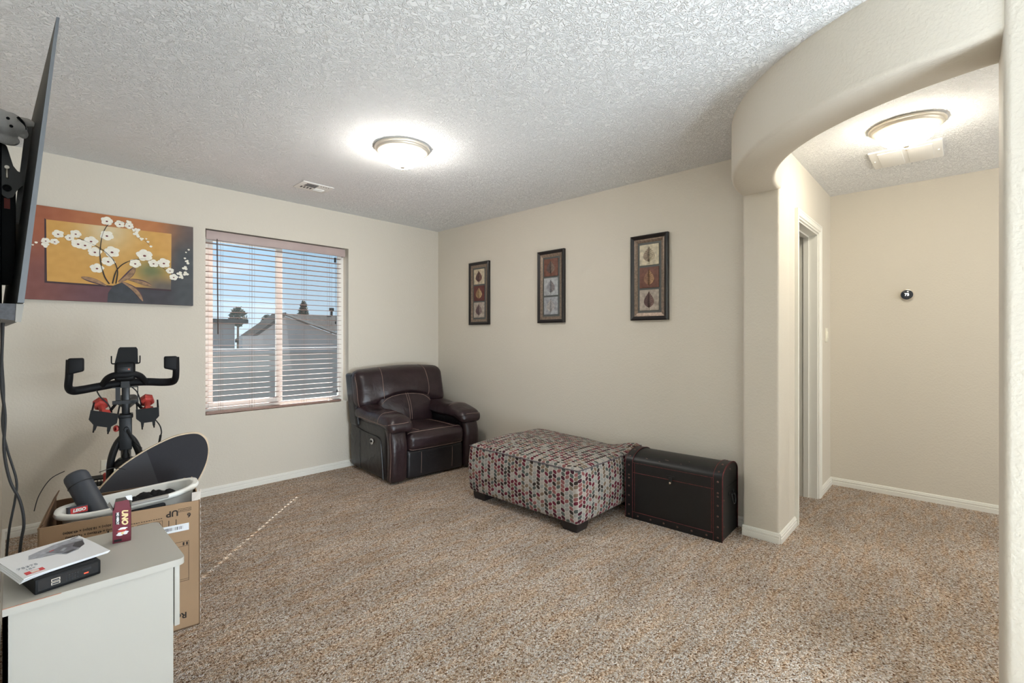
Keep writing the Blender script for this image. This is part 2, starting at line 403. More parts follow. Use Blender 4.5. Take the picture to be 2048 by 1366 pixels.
m = MB(); m.box((LX-.15,-2.6,0), (LX,BY,H)); struct(m.build('wall_left', WALL, smooth=False))
m = MB(); m.box((RX,.98,0), (RX+.11,BY,H)); struct(m.build('wall_right', WALL, smooth=False))
m = MB(); m.rbox((3.17,.778,0), (3.42,.985,H), .016, n=3); struct(m.build('wall_column', WALL))
DX0, DX1, DH = 3.60, 4.262, 2.05
m = MB(); m.box((3.385,.7783,0), (DX0,.892,H)); m.box((DX1,.778,0), (4.87,.892,H)); m.box((DX0,.778,DH), (DX1,.892,H))
struct(m.build('wall_hall_left', WALL, smooth=False))
m = MB(); m.box((4.762,-2.6,0), (4.87,.778,H)); struct(m.build('wall_hall_back', WALL, smooth=False))
m = MB(); m.rbox((1.985,-2.45,0), (2.214,-.10,H), .018, n=3); struct(m.build('wall_pier', WALL))
m = MB()   # far ends behind the camera, with made-up openings to let light in
m.box((LX,-2.6,0), (.1,-2.45,H)); m.box((1.9,-2.6,0), (2.6,-2.45,H)); m.box((4.4,-2.6,0), (4.87,-2.45,H))
m.box((.1,-2.6,0), (1.9,-2.45,.6)); m.box((.1,-2.6,2.2), (1.9,-2.45,H)); m.box((2.6,-2.6,0), (4.4,-2.45,.5)); m.box((2.6,-2.6,2.2), (4.4,-2.45,H))
struct(m.build('wall_rear', WALL, smooth=False))
# bowed header over the hall opening
m = MB(); cx, cy, Ri, Ro, zs, rr = 3.19, -.205, .976, 1.20, 2.141, .022
prof = [(Ro, H)] + [(Ro-rr+rr*math.cos(a), zs+rr-rr*math.sin(a)) for a in [k*PI/2/4 for k in range(5)]] \
     + [(Ri+rr-rr*math.sin(a), zs+rr-rr*math.cos(a)) for a in [k*PI/2/4 for k in range(5)]] + [(Ri, H)]
NA = 72; vs = []; fs = []
for i in range(NA+1):
    a = PI/2 + (PI/2+.0)*i/NA
    for r, z in prof: vs.append((cx+r*math.cos(a), cy+r*math.sin(a), z))
n_ = len(prof)
for i in range(NA):
    for k in range(n_-1): fs.append((i*n_+k, i*n_+k+1, (i+1)*n_+k+1, (i+1)*n_+k))
m.add(vs, fs); struct(m.build('wall_header', WALL))
# baseboards
BP = [(0,0),(.015,0),(.015,.030),(.011,.032),(.011,.038),(.013,.040),(.013,.047),(.009,.049),(.009,.054),(.006,.060),(0,.062)]
def baseboard(name, p0, p1, nrm):
    m = MB(); p0 = Vector((*p0, 0)); p1 = Vector((*p1, 0)); d = p1-p0; nv = Vector((*nrm, 0))
    m.prism(BP, lambda u, v, w: p0 + d*w + nv*u + Vector((0,0,v)), 1)
    struct(m.build(name, TRIM, smooth=False))
baseboard('baseboard_back', (LX,BY), (RX,BY), (0,-1))
baseboard('baseboard_left', (LX,-2.4), (LX,BY), (1,0))
baseboard('baseboard_right', (RX,.98), (RX,BY), (-1,0))
baseboard('baseboard_hall_back', (4.762,-2.4), (4.762,.778), (-1,0))
baseboard('baseboard_hall_left', (4.318,.778), (4.762,.778), (0,-1))
baseboard('baseboard_column_face', (3.17,.775), (3.17,.985), (-1,0))
baseboard('baseboard_column_side', (3.168,.778), (3.545,.778), (0,-1))
baseboard('baseboard_pier', (1.985,-2.4), (1.985,-.12), (-1,0))
baseboard('baseboard_pier_end', (1.99,-.1), (2.21,-.1), (0,1))
# small unlit room behind the pocket of the open door
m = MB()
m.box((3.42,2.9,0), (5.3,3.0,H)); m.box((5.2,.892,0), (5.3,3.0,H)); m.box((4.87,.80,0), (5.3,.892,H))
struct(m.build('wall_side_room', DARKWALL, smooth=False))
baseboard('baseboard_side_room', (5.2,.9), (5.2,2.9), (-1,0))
# ------------------------------------------------------------------ door frame in the hall
m = MB()
y0, y1 = .762, .905
m.box((DX0-.0,y0+.016,0), (DX0+.018,y1,DH)); m.box((DX1-.018,y0+.016,0), (DX1,y1,DH)); m.box((DX0+.018,y0+.016,DH-.018), (DX1-.018,y1,DH))
m.box((DX0+.018,.835,0), (DX0+.03,.87,DH-.018)); m.box((DX1-.03,.835,0), (DX1-.018,.87,DH-.018)); m.box((DX0+.03,.835,DH-.03), (DX1-.03,.87,DH-.018))
d = m.build('door_1', TRIM, smooth=False); struct(d)
CP = [(0,0),(0,.010),(.010,.012),(.014,.017),(.022,.018),(.030,.015),(.046,.017),(.050,.020),(.057,.020),(.057,0)]
m = MB()
sweep_frame(m, [(u-.004, v) for u, v in CP], DX0, DX1, 0, DH, .778, False)
m.build('door_casing', TRIM, parent=d, smooth=False)
m = MB(); m.box((DX1-.0195,.838,.93), (DX1-.0175,.872,.99)); m.box((DX1-.021,.850,.945), (DX1-.0185,.862,.975), 1)
m.build('strike_plate', [NICKEL, DARK], parent=d, smooth=False)
# ------------------------------------------------------------------ window
VINYL = mat('white_vinyl_frame', (240, 238, 232), .45)
m = MB(); fy0, fy1 = BY+.105, BY+.15
w = .045
sweep_frame(m, [(-w,0),(0,0),(0,-(fy1-fy0)),(-w,-(fy1-fy0))], WX0, WX1, WZ0, WZ1, fy0, True)
win = m.build('window_1', VINYL, smooth=False); struct(win)
MX = 1.615
m = MB(); m.box((MX-.028,fy0-.012,WZ0+.046), (MX+.02,fy0+.02,WZ1-.046)); m.box((WX0+w+.03,fy0-.006,WZ1-w-.03), (MX-.028,fy0+.02,WZ1-w)); m.box((WX0+w+.03,fy0-.006,WZ0+.046), (MX-.028,fy0+.02,WZ0+.085)); m.box((WX0+w,fy0-.005,WZ0+.046), (WX0+w+.03,fy0+.021,WZ1-w))
sa = m.build('sliding_sash', VINYL, parent=win, smooth=False)
m = MB(); m.box((MX-.01,fy0+.021,WZ0+.046), (MX+.035,fy1-.001,WZ1-.046)); m.box((MX-.035,fy0-.018,1.27), (MX-.02,fy0-.008,1.36))
m.build('meeting_rail', VINYL, parent=win, smooth=False)
GL = m_glass()
for xa, xb, yy in ((WX0+w+.03, MX-.028, fy0+.008), (MX+.035, WX1-w, fy0+.032)):
    m = MB(); m.box((xa,yy,WZ0+.05), (xb,yy+.004,WZ1-w)); m.build('glass_pane', GL, parent=win, smooth=False)
m = MB(); m.box((MX+.03,fy1-.004,WZ0+.05), (WX1-w,fy1-.003,WZ1-w)); m.build('insect_screen', m_screen(), parent=win, smooth=False)
m = MB(); m.box((WX0+.0005,BY+.004,WZ0-.010), (WX1-.0005,fy0,WZ0+.002)); struct(m.build('trim_1', mat('sill_paint', (240, 236, 226), .5), smooth=False))

# ------------------------------------------------------------------ blind
BR = mat('faux_wood_slat', (150, 122, 110), .5, noise_col=(12, .12)); BRD = mat('pink_beige_valance', (178, 160, 156), .5, noise_col=(6, .06))
bl = thing('window_blind', 'wide horizontal slat blind with pinkish tan valance hanging in the window', 'blind', (1.62, BY+.04, WZ0))
yc = BY+.045
m = MB(); m.rbox((WX0+.006,BY+.006,WZ1-.082), (WX1-.03,BY+.020,WZ1-.010), .004, n=2); m.box((WX1-.042,BY+.02,WZ1-.082), (WX1-.03,BY+.06,WZ1-.010)); m.build('valance', BRD, parent=bl, world=True)
m = MB(); m.box((WX0+.01,BY+.024,WZ1-.055), (WX1-.045,BY+.075,WZ1-.006)); m.build('headrail', BR, parent=bl, world=True, smooth=False)
NS = 30; sx0, sx1 = WX0+.008, WX1-.062; hx = 2.050
zt, zb = WZ1-.105, WZ0+.052
for i in range(NS):
    z = zt + (zb-zt)*i/(NS-1); sag = random.uniform(-.0012, .0012)
    m = MB()
    for a, b in ((sx0, hx-.006), (hx+.006, sx1)):
        m.box((a,yc-.0225,z-.0014+sag), (b,yc+.0225,z+.0014+sag))
    m.box((hx-.006,yc-.0225,z-.0014+sag), (hx+.006,yc-.007,z+.0014+sag)); m.box((hx-.006,yc+.007,z-.0014+sag), (hx+.006,yc+.0225,z+.0014+sag))
    m.build('slat', BR, parent=bl, world=True, smooth=False)
m = MB(); m.rbox((sx0,yc-.026,WZ0+.006), (sx1,yc+.024,WZ0+.024), .004, n=2)
rail = m.build('bottom_rail', BR, parent=bl, world=True)
for x in (1.14, 1.37, 1.81, 2.05):
    m = MB(); m.cyl((x,yc-.02,WZ0+.001), (x,yc-.02,WZ0+.006), .007); m.build('cord_plug', BR, parent=rail, world=True)
for x in (1.135, 1.150, 1.364, 1.385, 1.801, 1.818, 2.040, 2.058):
    m = MB()
    for yy in (yc-.0265, yc+.0265): m.cyl((x,yy,WZ0+.02), (x,yy,WZ1-.06), .0007, n=5)
    m.build('ladder_cord', mat('ladder_cord_thread', (128, 112, 102), .8) if x == 1.135 else bpy.data.materials['ladder_cord_thread'], parent=bl, world=True)
m = MB(); m.cyl((1.107,BY+.008,2.03), (1.113,BY+.008,1.272), .0042, n=8); m.build('tilt_wand', mat('dark_tilt_wand', (70, 58, 54), .5), parent=bl, world=True, label='thin dark tilt wand')
for x in (2.088, 2.104):
    m = MB(); m.cyl((x,BY+.010,2.03), (x+.003,BY+.010,1.40 if x < 2.1 else .75), .0011, n=5)
    m.lathe([(0,0),(.005,-.004),(.006,-.025),(0,-.03)], (x+.003,BY+.010,1.40 if x < 2.1 else .75), n=10); m.build('pull_cord', CORD, parent=bl, world=True, label='dark lift cord with tassel')
m = MB(); m.box((2.082,BY+.012,1.955), (2.098,BY+.02,2.0)); m.build('cord_lock', CORD, parent=bl, world=True, smooth=False)

# ================================================================== outside
STUC = mat('grey_stucco', (150, 147, 146), .9, bump=(40, .3, .01), noise_col=(3, .05)); STUC2 = mat('tan_grey_stucco', (158, 153, 148), .9, bump=(40, .3, .01))
def m_tile():
    m = mat('grey_roof_tile', (66, 64, 62), .9, spec=0); n = m.node_tree; b = n.nodes['Principled BSDF']
    t = n.nodes.new('ShaderNodeTexCoord'); k = n.nodes.new('ShaderNodeTexBrick'); k.inputs['Scale'].default_value = 3.2
    k.inputs['Color1'].default_value = (*lin((72,70,68)), 1); k.inputs['Color2'].default_value = (*lin((58,56,55)), 1); k.inputs['Mortar'].default_value = (*lin((34,33,33)), 1)
    k.inputs['Mortar Size'].default_value = .035; n.links.new(t.outputs['Object'], k.inputs['Vector']); n.links.new(k.outputs[0], b.inputs['Base Color']); return m
TILE = m_tile()
m = MB(); m.add([(-60,4.6,-1.2),(60,4.6,-1.2),(60,90,-1.2),(-60,90,-1.2)], [(0,1,2,3)])
tag(m.build('gravel_yard', mat('gravel_yard', (84, 79, 72), .95, noise_col=(8, .15)), smooth=False), 'pale gravel yard ground beyond the window', 'ground')
bpy.data.objects['gravel_yard']['kind'] = 'structure'
m = MB(); m.box((-6,9.6,-1.2), (14,9.8,.93)); m.box((-6,9.57,.93), (14,9.83,1.03), 1)
tag(m.build('block_yard_wall', [STUC2, STUC], smooth=False), 'long grey block yard wall with a pale cap seen low through the window', 'wall')
# right-hand neighbour: gable wall facing the window, tiled roof running away to the right
hs = thing('neighbour_house', 'grey stucco gabled house with pale tiled roof on the right side of the window view', 'house', (9.0, 18.0, -1.2))
gy = 15.0
m = MB(); g = [(4.75,-1.2),(4.75,1.20),(5.67,1.90),(10.2,.30),(10.2,-1.2)]
m.prism(g, lambda u, v, w: Vector((u, gy+w, v)), .25); m.build('gable_wall', STUC, parent=hs, world=True, smooth=False)
m = MB()
m.add([(5.66,gy-.15,1.98),(6.83,gy-.15,1.50),(9.2,gy-.10,1.20),(13,gy+.5,1.10),(13,gy+4,2.13),(9.5,gy+4,2.13),(7.2,gy+4,2.13)], [(0,1,6),(1,2,5,6),(2,3,4,5)])
m.build('tiled_roof', TILE, parent=hs, world=True, smooth=False)
m = MB(); m.prism([(5.63,1.99),(5.67,1.93),(10.4,.27),(10.4,.37)], lambda u, v, w: Vector((u, gy-.15+w*.25, v)), 1); m.build('fascia_board', STUC2, parent=hs, world=True, smooth=False)
m = MB(); m.box((7.5,gy+.6,-1.2), (12.8,gy+3.8,1.05)); m.build('side_wall', STUC, parent=hs, world=True, smooth=False)
m = MB(); m.prism([(5.68,2.0),(4.6,1.18),(4.6,1.08),(5.68,1.90)], lambda u, v, w: Vector((u, gy-.15+w, v)), 1.1); m.build('roof_left_slope', TILE, parent=hs, world=True, smooth=False)
m = MB(); m.cyl((9.1,gy+4.0,1.4), (9.1,gy+4.0,2.42), .05, n=10); m.cyl((9.1,gy+4.0,2.34), (9.1,gy+4.0,2.46), .10, n=10); m.build('vent_pipe', GREYM, parent=hs, world=True)
h2 = thing('low_garage', 'low flat-topped grey building with a dark roof edge, left side of the window view', 'house', (3.5, 17.5, -1.2))
m = MB(); m.box((-3,17.2,-1.2), (4.95,21,1.70)); m.build('stucco_wall', STUC, parent=h2, world=True, smooth=False)
m = MB(); m.box((-3.2,17.0,1.70), (5.3,21.2,1.83)); m.build('roof_edge', mat('dark_roof_edge', (60, 58, 58), .8), parent=h2, world=True, smooth=False)
m = MB(); m.box((4.1,13.6,-1.2), (4.6,13.9,1.28)); m.box((2.8,13.6,-1.2), (4.1,13.9,.9)); tag(m.build('stucco_fence_panel', STUC, smooth=False), 'short pale stucco wall standing before the low flat-topped building', 'wall')
LEAF = mat('hazy_tree_foliage', (58, 68, 54), .9, noise_col=(5, .3)); BARK = mat('tree_bark', (90, 78, 66), .9)
def tree(name, label, x, y, z0, hgt, rad, n, shape, sd):
    t = thing(name, label, 'tree', (x, y, -1.2)); random.seed(sd)
    m = MB(); m.cyl((x,y,-1.2), (x,y,z0+hgt*.5), .07, .04, n=8); m.build('trunk', BARK, parent=t, world=True)
    m = MB()
    for k in range(n):
        h = random.random(); rr_ = rad*(1-h*.85 if shape == 'cone' else math.sin(PI*(.12+.8*h)))
        a = random.uniform(0, 2*PI); q = rr_*math.sqrt(random.random())
        c = Vector((x+q*math.cos(a), y+q*math.sin(a), z0+h*hgt)); s_ = random.uniform(.09, .17)*(rad/.8)**.5
        d1 = Vector([random.gauss(0,1) for _ in range(3)]).normalized()*s_; d2 = d1.orthogonal().normalized()*s_*.5
        m.add([c-d1, c+d2, c+d1*1.3, c-d2], [(0,1,2,3)])
    m.build('foliage', LEAF, parent=t, world=True, smooth=False)
tree('bushy_tree', 'broad bushy green tree seen at the left above the low building', 6.75, 23, 1.75, .78, .36, 500, 'b', 3)
tree('small_palm_like_tree', 'small spiky green treetop beside the centre rail of the window', 8.35, 24.2, 1.7, .6, .26, 260, 'b', 5)
tree('conical_tree', 'dark conical evergreen rising behind the tiled roof', 10.15, 24.3, 1.9, 1.15, .42, 600, 'cone', 9)

# ================================================================== ceiling fittings
def flush_light(loc, label, power):
    t = thing('flush_ceiling_light', label, 'ceiling light', loc, group='dome ceiling lights')
    m = MB(); m.lathe([(0,0),(.150,0),(.168,-.002),(.172,-.008),(.170,-.014),(.160,-.018),(.158,-.024),(.153,-.030),(.142,-.034),(.136,-.040),(.130,-.038),(.130,-.02),(0,-.02)], (0,0,0), n=64)
    m.build('metal_pan', PAN, parent=t, label='brushed nickel rim')
    m = MB(); pr = [(.134*math.cos(a), -.034-.088*math.sin(a)) for a in [k*PI/2/14 for k in range(15)]]
    m.lathe(pr, (0,0,0), n=64); m.build('glass_bowl', BOWL if loc[0] < 2 else BOWL2, parent=t, label='glowing frosted glass bowl')
    m = MB(); m.lathe([(0,-.118),(.014,-.119),(.016,-.124),(.010,-.128),(.006,-.132),(.008,-.137),(.005,-.143),(0,-.145)], (0,0,0), n=20); m.build('finial', NICKEL, parent=t)
    return t
flush_light((1.68,2.54,H), 'dome ceiling light glowing in the middle of the main room ceiling', 17)
flush_light((3.44,.205,H), 'dome ceiling light glowing beyond the curved header, in the hall', 15)
# supply register
v1 = thing('ceiling_register', 'small white louvred air vent in the ceiling near the window', 'vent', (1.63, 3.71, H))
a, b = .122, .100
m = MB(); m.rbox((-a,-b,-.006), (a,b,.0), .003, n=2); m.build('face_plate', WHITEM, parent=v1)
m = MB()
for k in range(4): m.box((-.08,-.072+k*.020,-.0075), (.010,-.072+k*.020+.011,-.0062))
m.build('open_slot', DARK, parent=v1, smooth=False)
m = MB()
for k in range(4): m.box((-.088+k*.024,.018,-.0075), (-.077+k*.024,.052,-.0062))
m.build('cross_slot', DARK, parent=v1, smooth=False)
m = MB()
for k in range(4): m.cyl((.03+k*.02,-.068,-.0075), (.03+k*.02,-.068,-.0062), .0045, n=10)
m.build('screw_hole', DARK, parent=v1)
m = MB()
for k in range(6): m.box((.015,.005+k*.010,-.011), (.09,.008+k*.010,-.006))
m.build('closed_louvre', WHITEM, parent=v1, smooth=False)
# hall cover plate
v2 = thing('ceiling_cover_plate', 'white double panel vent cover on the hall ceiling beside the dome light', 'vent', (3.985, .24, H))
m = MB(); m.rbox((-.185,-.18,-.012), (.185,.18,0), .006, n=2); m.build('cover', mat('ivory_plastic', (250,249,246), .35), parent=v2)
for s_ in (-1, 1):
    m = MB(); m.rbox((-.150,min(s_*.012,s_*.135),-.017), (.150,max(s_*.012,s_*.135),-.010), .004, n=2); m.build('raised_panel', bpy.data.materials['ivory_plastic'], parent=v2)
for s_ in (-1, 1):
    m = MB(); m.ball((0, s_*.160, -.013), .006, n=10); m.build('screw', WHITEM, parent=v2)
# thermostat
t = thing('round_thermostat', 'small round thermostat showing 75 on the hall end wall', 'thermostat', (4.762, .278, 1.575))
m = MB(); m.lathe([(0,0),(.038,0),(.040,.006),(.0415,.016),(.0415,.022),(.039,.025),(.037,.0255)], (0,0,0), n=48, axis=(-1,0,0)); m.build('steel_ring', NICKEL, parent=t)
m = MB(); m.lathe([(.0372,.0252),(.034,.0275),(0,.0285)], (0,0,0), n=48, axis=(-1,0,0)); m.build('glass_face', mat('thermostat_glass', (14,14,16), .12, emit=((90,96,104), .16)), parent=t)
text_part('temperature_reading', '75', mat('lit_digits', (255,255,255), .5, emit=((255,255,255), 1.2)), t, frame((4.762-.0290,.278,1.575), (0,-1,0), (0,0,1)), .028, bold=.0006)
# light switch
m = MB(); m.rbox((4.535,.770,1.205), (4.615,.7785,1.322), .003, n=2); sw = m.build('light_switch', mat('almond_plastic', (236,232,216), .4))
tag(sw, 'white wall switch plate beside the hall door frame', 'switch')
m = MB(); m.rbox((4.560,.764,1.235), (4.590,.771,1.292), .002, n=2); m.build('rocker', bpy.data.materials['almond_plastic'], parent=sw)
# outlet
m = MB(); m.rbox((.405,BY-.006,.285), (.482,BY,.400), .003, n=2); ou = m.build('wall_outlet', bpy.data.materials['almond_plastic'])
tag(ou, 'white double power outlet on the wall behind the exercise bike', 'outlet')
for zc in (.318, .367):
    m = MB(); m.lathe([(.0165,0),(.0165,.003),(0,.003)], (.4435,BY-.006,zc), n=20, axis=(0,-1,0))
    so = m.build('socket', WHITEM, parent=ou); m = MB()
    for dx in (-.006,.006): m.box((.4435+dx-.001,BY-.0095,zc-.001), (.4435+dx+.001,BY-.0088,zc+.008))
    m.build('slot', DARK, parent=so, smooth=False)

# ================================================================== framed leaf prints
def leaf_frame(yc_, label, tiles):
    z0, z1, hw = 1.375, 2.02, .1515; D = .032
    t = thing('leaf_print_frame', label, 'picture frame', (RX, yc_, (z0+z1)/2), group='framed leaf prints on the right wall')
    Hh = (z1-z0)/2
    def ring(name, o0, o1, i0, i1, d0, d1, d2, mt):
        m = MB()   # o*: outer half sizes, i*: inner; depth profile out-to-in
        P = [(o0, o1, 0), (o0, o1, d0), ((o0*2+i0)/3, (o1*2+i1)/3, d1), (i0, i1, d2), (i0, i1, 0)]
        vs = []
        for a_, b_, d_ in P:
            for sx, sz in ((-1,-1),(1,-1),(1,1),(-1,1)): vs.append((-d_, sx*a_, sz*b_))
        fs = []
        for i in range(4):
            for k in range(4): fs.append((i*4+k, i*4+(k+1) % 4, (i+1)*4+(k+1) % 4, (i+1)*4+k))
        m.add(vs, fs); return m.build(name, mt, parent=t, smooth=False)
    ring('outer_frame', hw, Hh, hw-.030, Hh-.030, D*.8, D, D*.62, FR_BLK)
    ring('inner_moulding', hw-.030, Hh-.030, hw-.056, Hh-.056, D*.62, D*.58, D*.40, FR_BRZ)
    m = MB(); m.box((-.010,-(hw-.056),-(Hh-.056)), (-.004,hw-.056,Hh-.056)); m.build('mat_board', FR_MAT, parent=t, smooth=False)
    for k, (bg_, lf, hl, st) in enumerate(tiles):
        s_ = .078; zc = (1-k)*.171; nm = 'tile_%s' % bg_
        base = bpy.data.materials.get(nm) or mat(nm, TCOL[bg_], .6, noise_col=(38, .28), bump=(60, .5, .002))
        m = MB(); m.rbox((-.018,-s_,zc-s_), (-.010,s_,zc+s_), .002, n=2)
        # leaf: outline halves, midrib and veins as shallow relief
        def lp(u, v): return Vector((-.0185, -u, zc+v))
        N_ = 14; Lh = .068 if st else .064; wd = .052 if not st else .046
        for sg in (-1, 1):
            pts = [(0, -Lh*.85)]
            for i in range(1, N_):
                q = i/N_; wv = wd*math.sin(PI*q**(.8))*(1-.25*q); pts.append((sg*wv, -Lh*.85+1.75*Lh*q))
            pts.append((0, Lh*.95))
            m.prism(pts, lambda u, v, w: lp(u, v)+Vector((-w,0,0)), .0012, mi=1 if sg < 0 else 2)
            for i in range(1, 7):
                q = i/7.5; z_ = -Lh*.8+1.6*Lh*q; w_ = wd*math.sin(PI*q**.8)*.9
                m.tube([lp(0, z_-.002)+Vector((-.0016,0,0)), lp(sg*w_*.5, z_+.006)+Vector((-.0016,0,0)), lp(sg*w_*.84, z_+.012)+Vector((-.0012,0,0))], .0011, n=5, mi=3)
        m.tube([lp(.002,-Lh*1.12)+Vector((-.0015,0,0)), lp(0,0)+Vector((-.002,0,0)), lp(0,Lh*.95)+Vector((-.0015,0,0))], .0014, n=5, mi=3)
        m.build('leaf_tile', [base, mc(lf), mc(hl), mc(lf, .7)], parent=t)
TCOL = dict(cream=(190,176,152), red=(96,50,46), grey=(164,166,168), paleg=(150,152,156), rust=(110,72,60), taupe=(166,154,142), ivory=(200,190,166))
def mc(rgb, k=1):
    rgb = tuple(int(c*k) for c in rgb); nm = 'leaf_pigment_%d_%d_%d' % rgb
    return bpy.data.materials.get(nm) or mat(nm, rgb, .6, noise_col=(50, .3))
FR_BLK = mat('black_lacquer_frame', (28,24,24), .28, noise_col=(20,.15)); FR_BRZ = mat('antique_bronze_moulding', (128,112,98), .35, .4, noise_col=(60,.3)); FR_MAT = mat('slate_mat_board', (88,90,88), .6)
leaf_frame(3.573, 'narrow black framed leaf print nearest the room corner', [('cream',(84,58,56),(110,80,72),0),('red',(150,118,84),(176,150,112),0),('taupe',(96,74,76),(130,112,108),0)])
leaf_frame(2.628, 'narrow black framed leaf print in the middle of the three', [('rust',(92,76,72),(120,100,88),0),('grey',(140,140,144),(126,118,118),0),('paleg',(170,164,160),(160,156,156),0)])
leaf_frame(1.683, 'narrow black framed leaf print nearest the hall opening, largest in view', [('ivory',(150,134,116),(176,164,140),0),('rust',(140,104,80),(168,130,96),1),('taupe',(88,64,62),(112,88,82),1)])

# ================================================================== orchid canvas
PY = BY-.035
t = thing('orchid_canvas', 'wide unframed canvas painting of white orchids on ochre and maroon', 'painting', (.48, BY, 1.787))
m = MB(); m.box((.022,PY+.001,1.487), (.936,BY-.001,2.087)); m.build('stretched_canvas', mat('canvas_edge', (92,62,56), .8), parent=t, world=True, smooth=False)
def mixc(a, b, t_): t_ = max(0, min(1, t_)); return tuple(a[i]*(1-t_)+b[i]*t_ for i in range(3))
def ss(a, b, x): x = max(0, min(1, (x-a)/(b-a))); return x*x*(3-2*x)
def paint_sheet(name, x0, x1, z0, z1, y, fn, mt, nx=60, nz=40, quad=None):
    vs = []; fs = []; cols = []
    for j in range(nz+1):
        for i in range(nx+1):
            u, v = i/nx, j/nz
            if quad:
                (ax,az),(bx_,bz),(cx_,cz),(dx_,dz) = quad
                x = (ax*(1-u)+bx_*u)*(v)+(dx_*(1-u)+cx_*u)*(1-v); z = (az*(1-u)+bz*u)*v+(dz*(1-u)+cz*u)*(1-v)
            else: x = x0+(x1-x0)*u; z = z0+(z1-z0)*v
            vs.append((x,y,z)); cols.append(fn(u, v))
    for j in range(nz):
        for i in range(nx):
            a_ = j*(nx+1)+i; fs.append((a_, a_+1, a_+nx+2, a_+nx+1))
    Mi = ROOT[t.name].inverted()
    me = bpy.data.meshes.new(name); me.from_pydata([tuple(Mi @ Vector(p)) for p in vs], [], fs); me.materials.append(mt)
    ca = me.color_attributes.new('paint', 'FLOAT_COLOR', 'POINT')
    for i, c in enumerate(cols): ca.data[i].color = (*lin(c), 1)
    o = bpy.data.objects.new(name, me); COL.objects.link(o); o.parent = t; ROOT[o.name] = ROOT[t.name]; return o
def outer_col(u, v):
    top = mixc((160,94,66), (184,120,74), ss(.1,.55,u)); top = mixc(top, (96,84,82), ss(.72,1,u))
    bot = mixc((128,80,74), (104,72,78), ss(.05,.4,u)); bot = mixc(bot, (66,64,70), ss(.42,.66,u))
    c = mixc(bot, top, ss(.25,.8,v)); c = mixc(c, (74,78,82), ss(.80,.92,u)*ss(.95,.6,v) if True else 0)
    n_ = noise.noise(Vector((u*22, v*14, 0)))*7; return tuple(max(0, min(255, q+n_)) for q in c)
def inner_col(u, v):
    c = mixc((206,158,84), (214,196,158), math.exp(-((u-.45)**2/.04+(v-.95)**2/.12)))
    c = mixc(c, (206,160,96), ss(.8,1,u)*ss(.5,.9,v)*.6)
    c = mixc(c, (112,118,80), math.exp(-((u-.82)**2/.02+(v-.30)**2/.03)))
    c = mixc(c, (104,96,88), ss(.66,.9,u)*ss(.30,.05,v)); n_ = noise.noise(Vector((u*18+5, v*12, 0)))*7
    return tuple(max(0, min(255, q+n_)) for q in c)
PNT = m_attr('oil_paint')
paint_sheet('painted_border', .022, .936, 1.487, 2.087, PY, outer_col, PNT)
paint_sheet('painted_panel', 0, 0, 0, 0, PY-.0006, inner_col, PNT, quad=[(.137,2.002),(.799,2.014),(.796,1.60),(.141,1.607)])
m = MB()
def flat(pts, y, mi): m.prism(pts, lambda u, v, w: Vector((u, y-w, v)), .0006, mi=mi)
m2 = [(.129,2.008),(.137,2.002),(.141,1.607),(.796,1.60),(.80,1.588),(.13,1.596)]
flat(m2, PY-.0008, 5)
pot = [(.436,1.488),(.440,1.55),(.466,1.603),(.513,1.630),(.555,1.610),(.586,1.56),(.606,1.50),(.606,1.488)]
flat(pot, PY-.001, 4)
def leaf2(a_, b_, wd, y, mi, bend=0):
    a_ = Vector((a_[0], a_[1])); b_ = Vector((b_[0], b_[1])); d = b_-a_; nn = Vector((-d.y, d.x)).normalized(); L_ = []; R_ = []
    for i in range(13):
        q = i/12; c = a_+d*q+nn*bend*math.sin(PI*q); w_ = wd*math.sin(PI*(.08+.9*q))**.7*(.5+.5*q)
        L_.append((c+nn*w_)); R_.append((c-nn*w_))
    flat([tuple(p) for p in L_+R_[::-1]], y, mi)
for a_, b_, wd, bd in (((.431,1.600),(.303,1.647),.021,-.004), ((.495,1.629),(.586,1.744),.026,-.01), ((.546,1.654),(.681,1.619),.021,.006), ((.513,1.633),(.630,1.505),.022,.02)):
    leaf2(a_, b_, wd, PY-.0018, 3, bd); leaf2(a_, b_, wd*.72, PY-.0026, 2, bd-.003)
stems = [[(.447,1.613),(.422,1.661),(.404,1.741),(.398,1.81),(.4,1.857),(.407,1.922),(.422,1.983),(.445,2.025),(.481,2.043),(.522,2.048),(.555,2.039),(.588,1.999),(.608,1.959),(.642,1.94),(.671,1.907)],
 [(.481,1.618),(.49,1.703),(.472,1.772),(.436,1.821),(.4,1.851),(.352,1.879),(.288,1.904),(.255,1.913),(.218,1.91),(.19,1.895),(.158,1.868),(.135,1.848),(.1,1.848)],
 [(.463,1.617),(.476,1.683),(.49,1.72),(.522,1.76),(.574,1.793),(.632,1.806),(.681,1.803),(.722,1.776),(.768,1.737),(.804,1.702),(.857,1.714),(.89,1.795)]]
for st in stems:
    m.tube([(x, PY-.003, z) for x, z in st], [.0055,.0045,.003,.002,.0014,.001], n=6, mi=1, smooth=4, flat=.4)
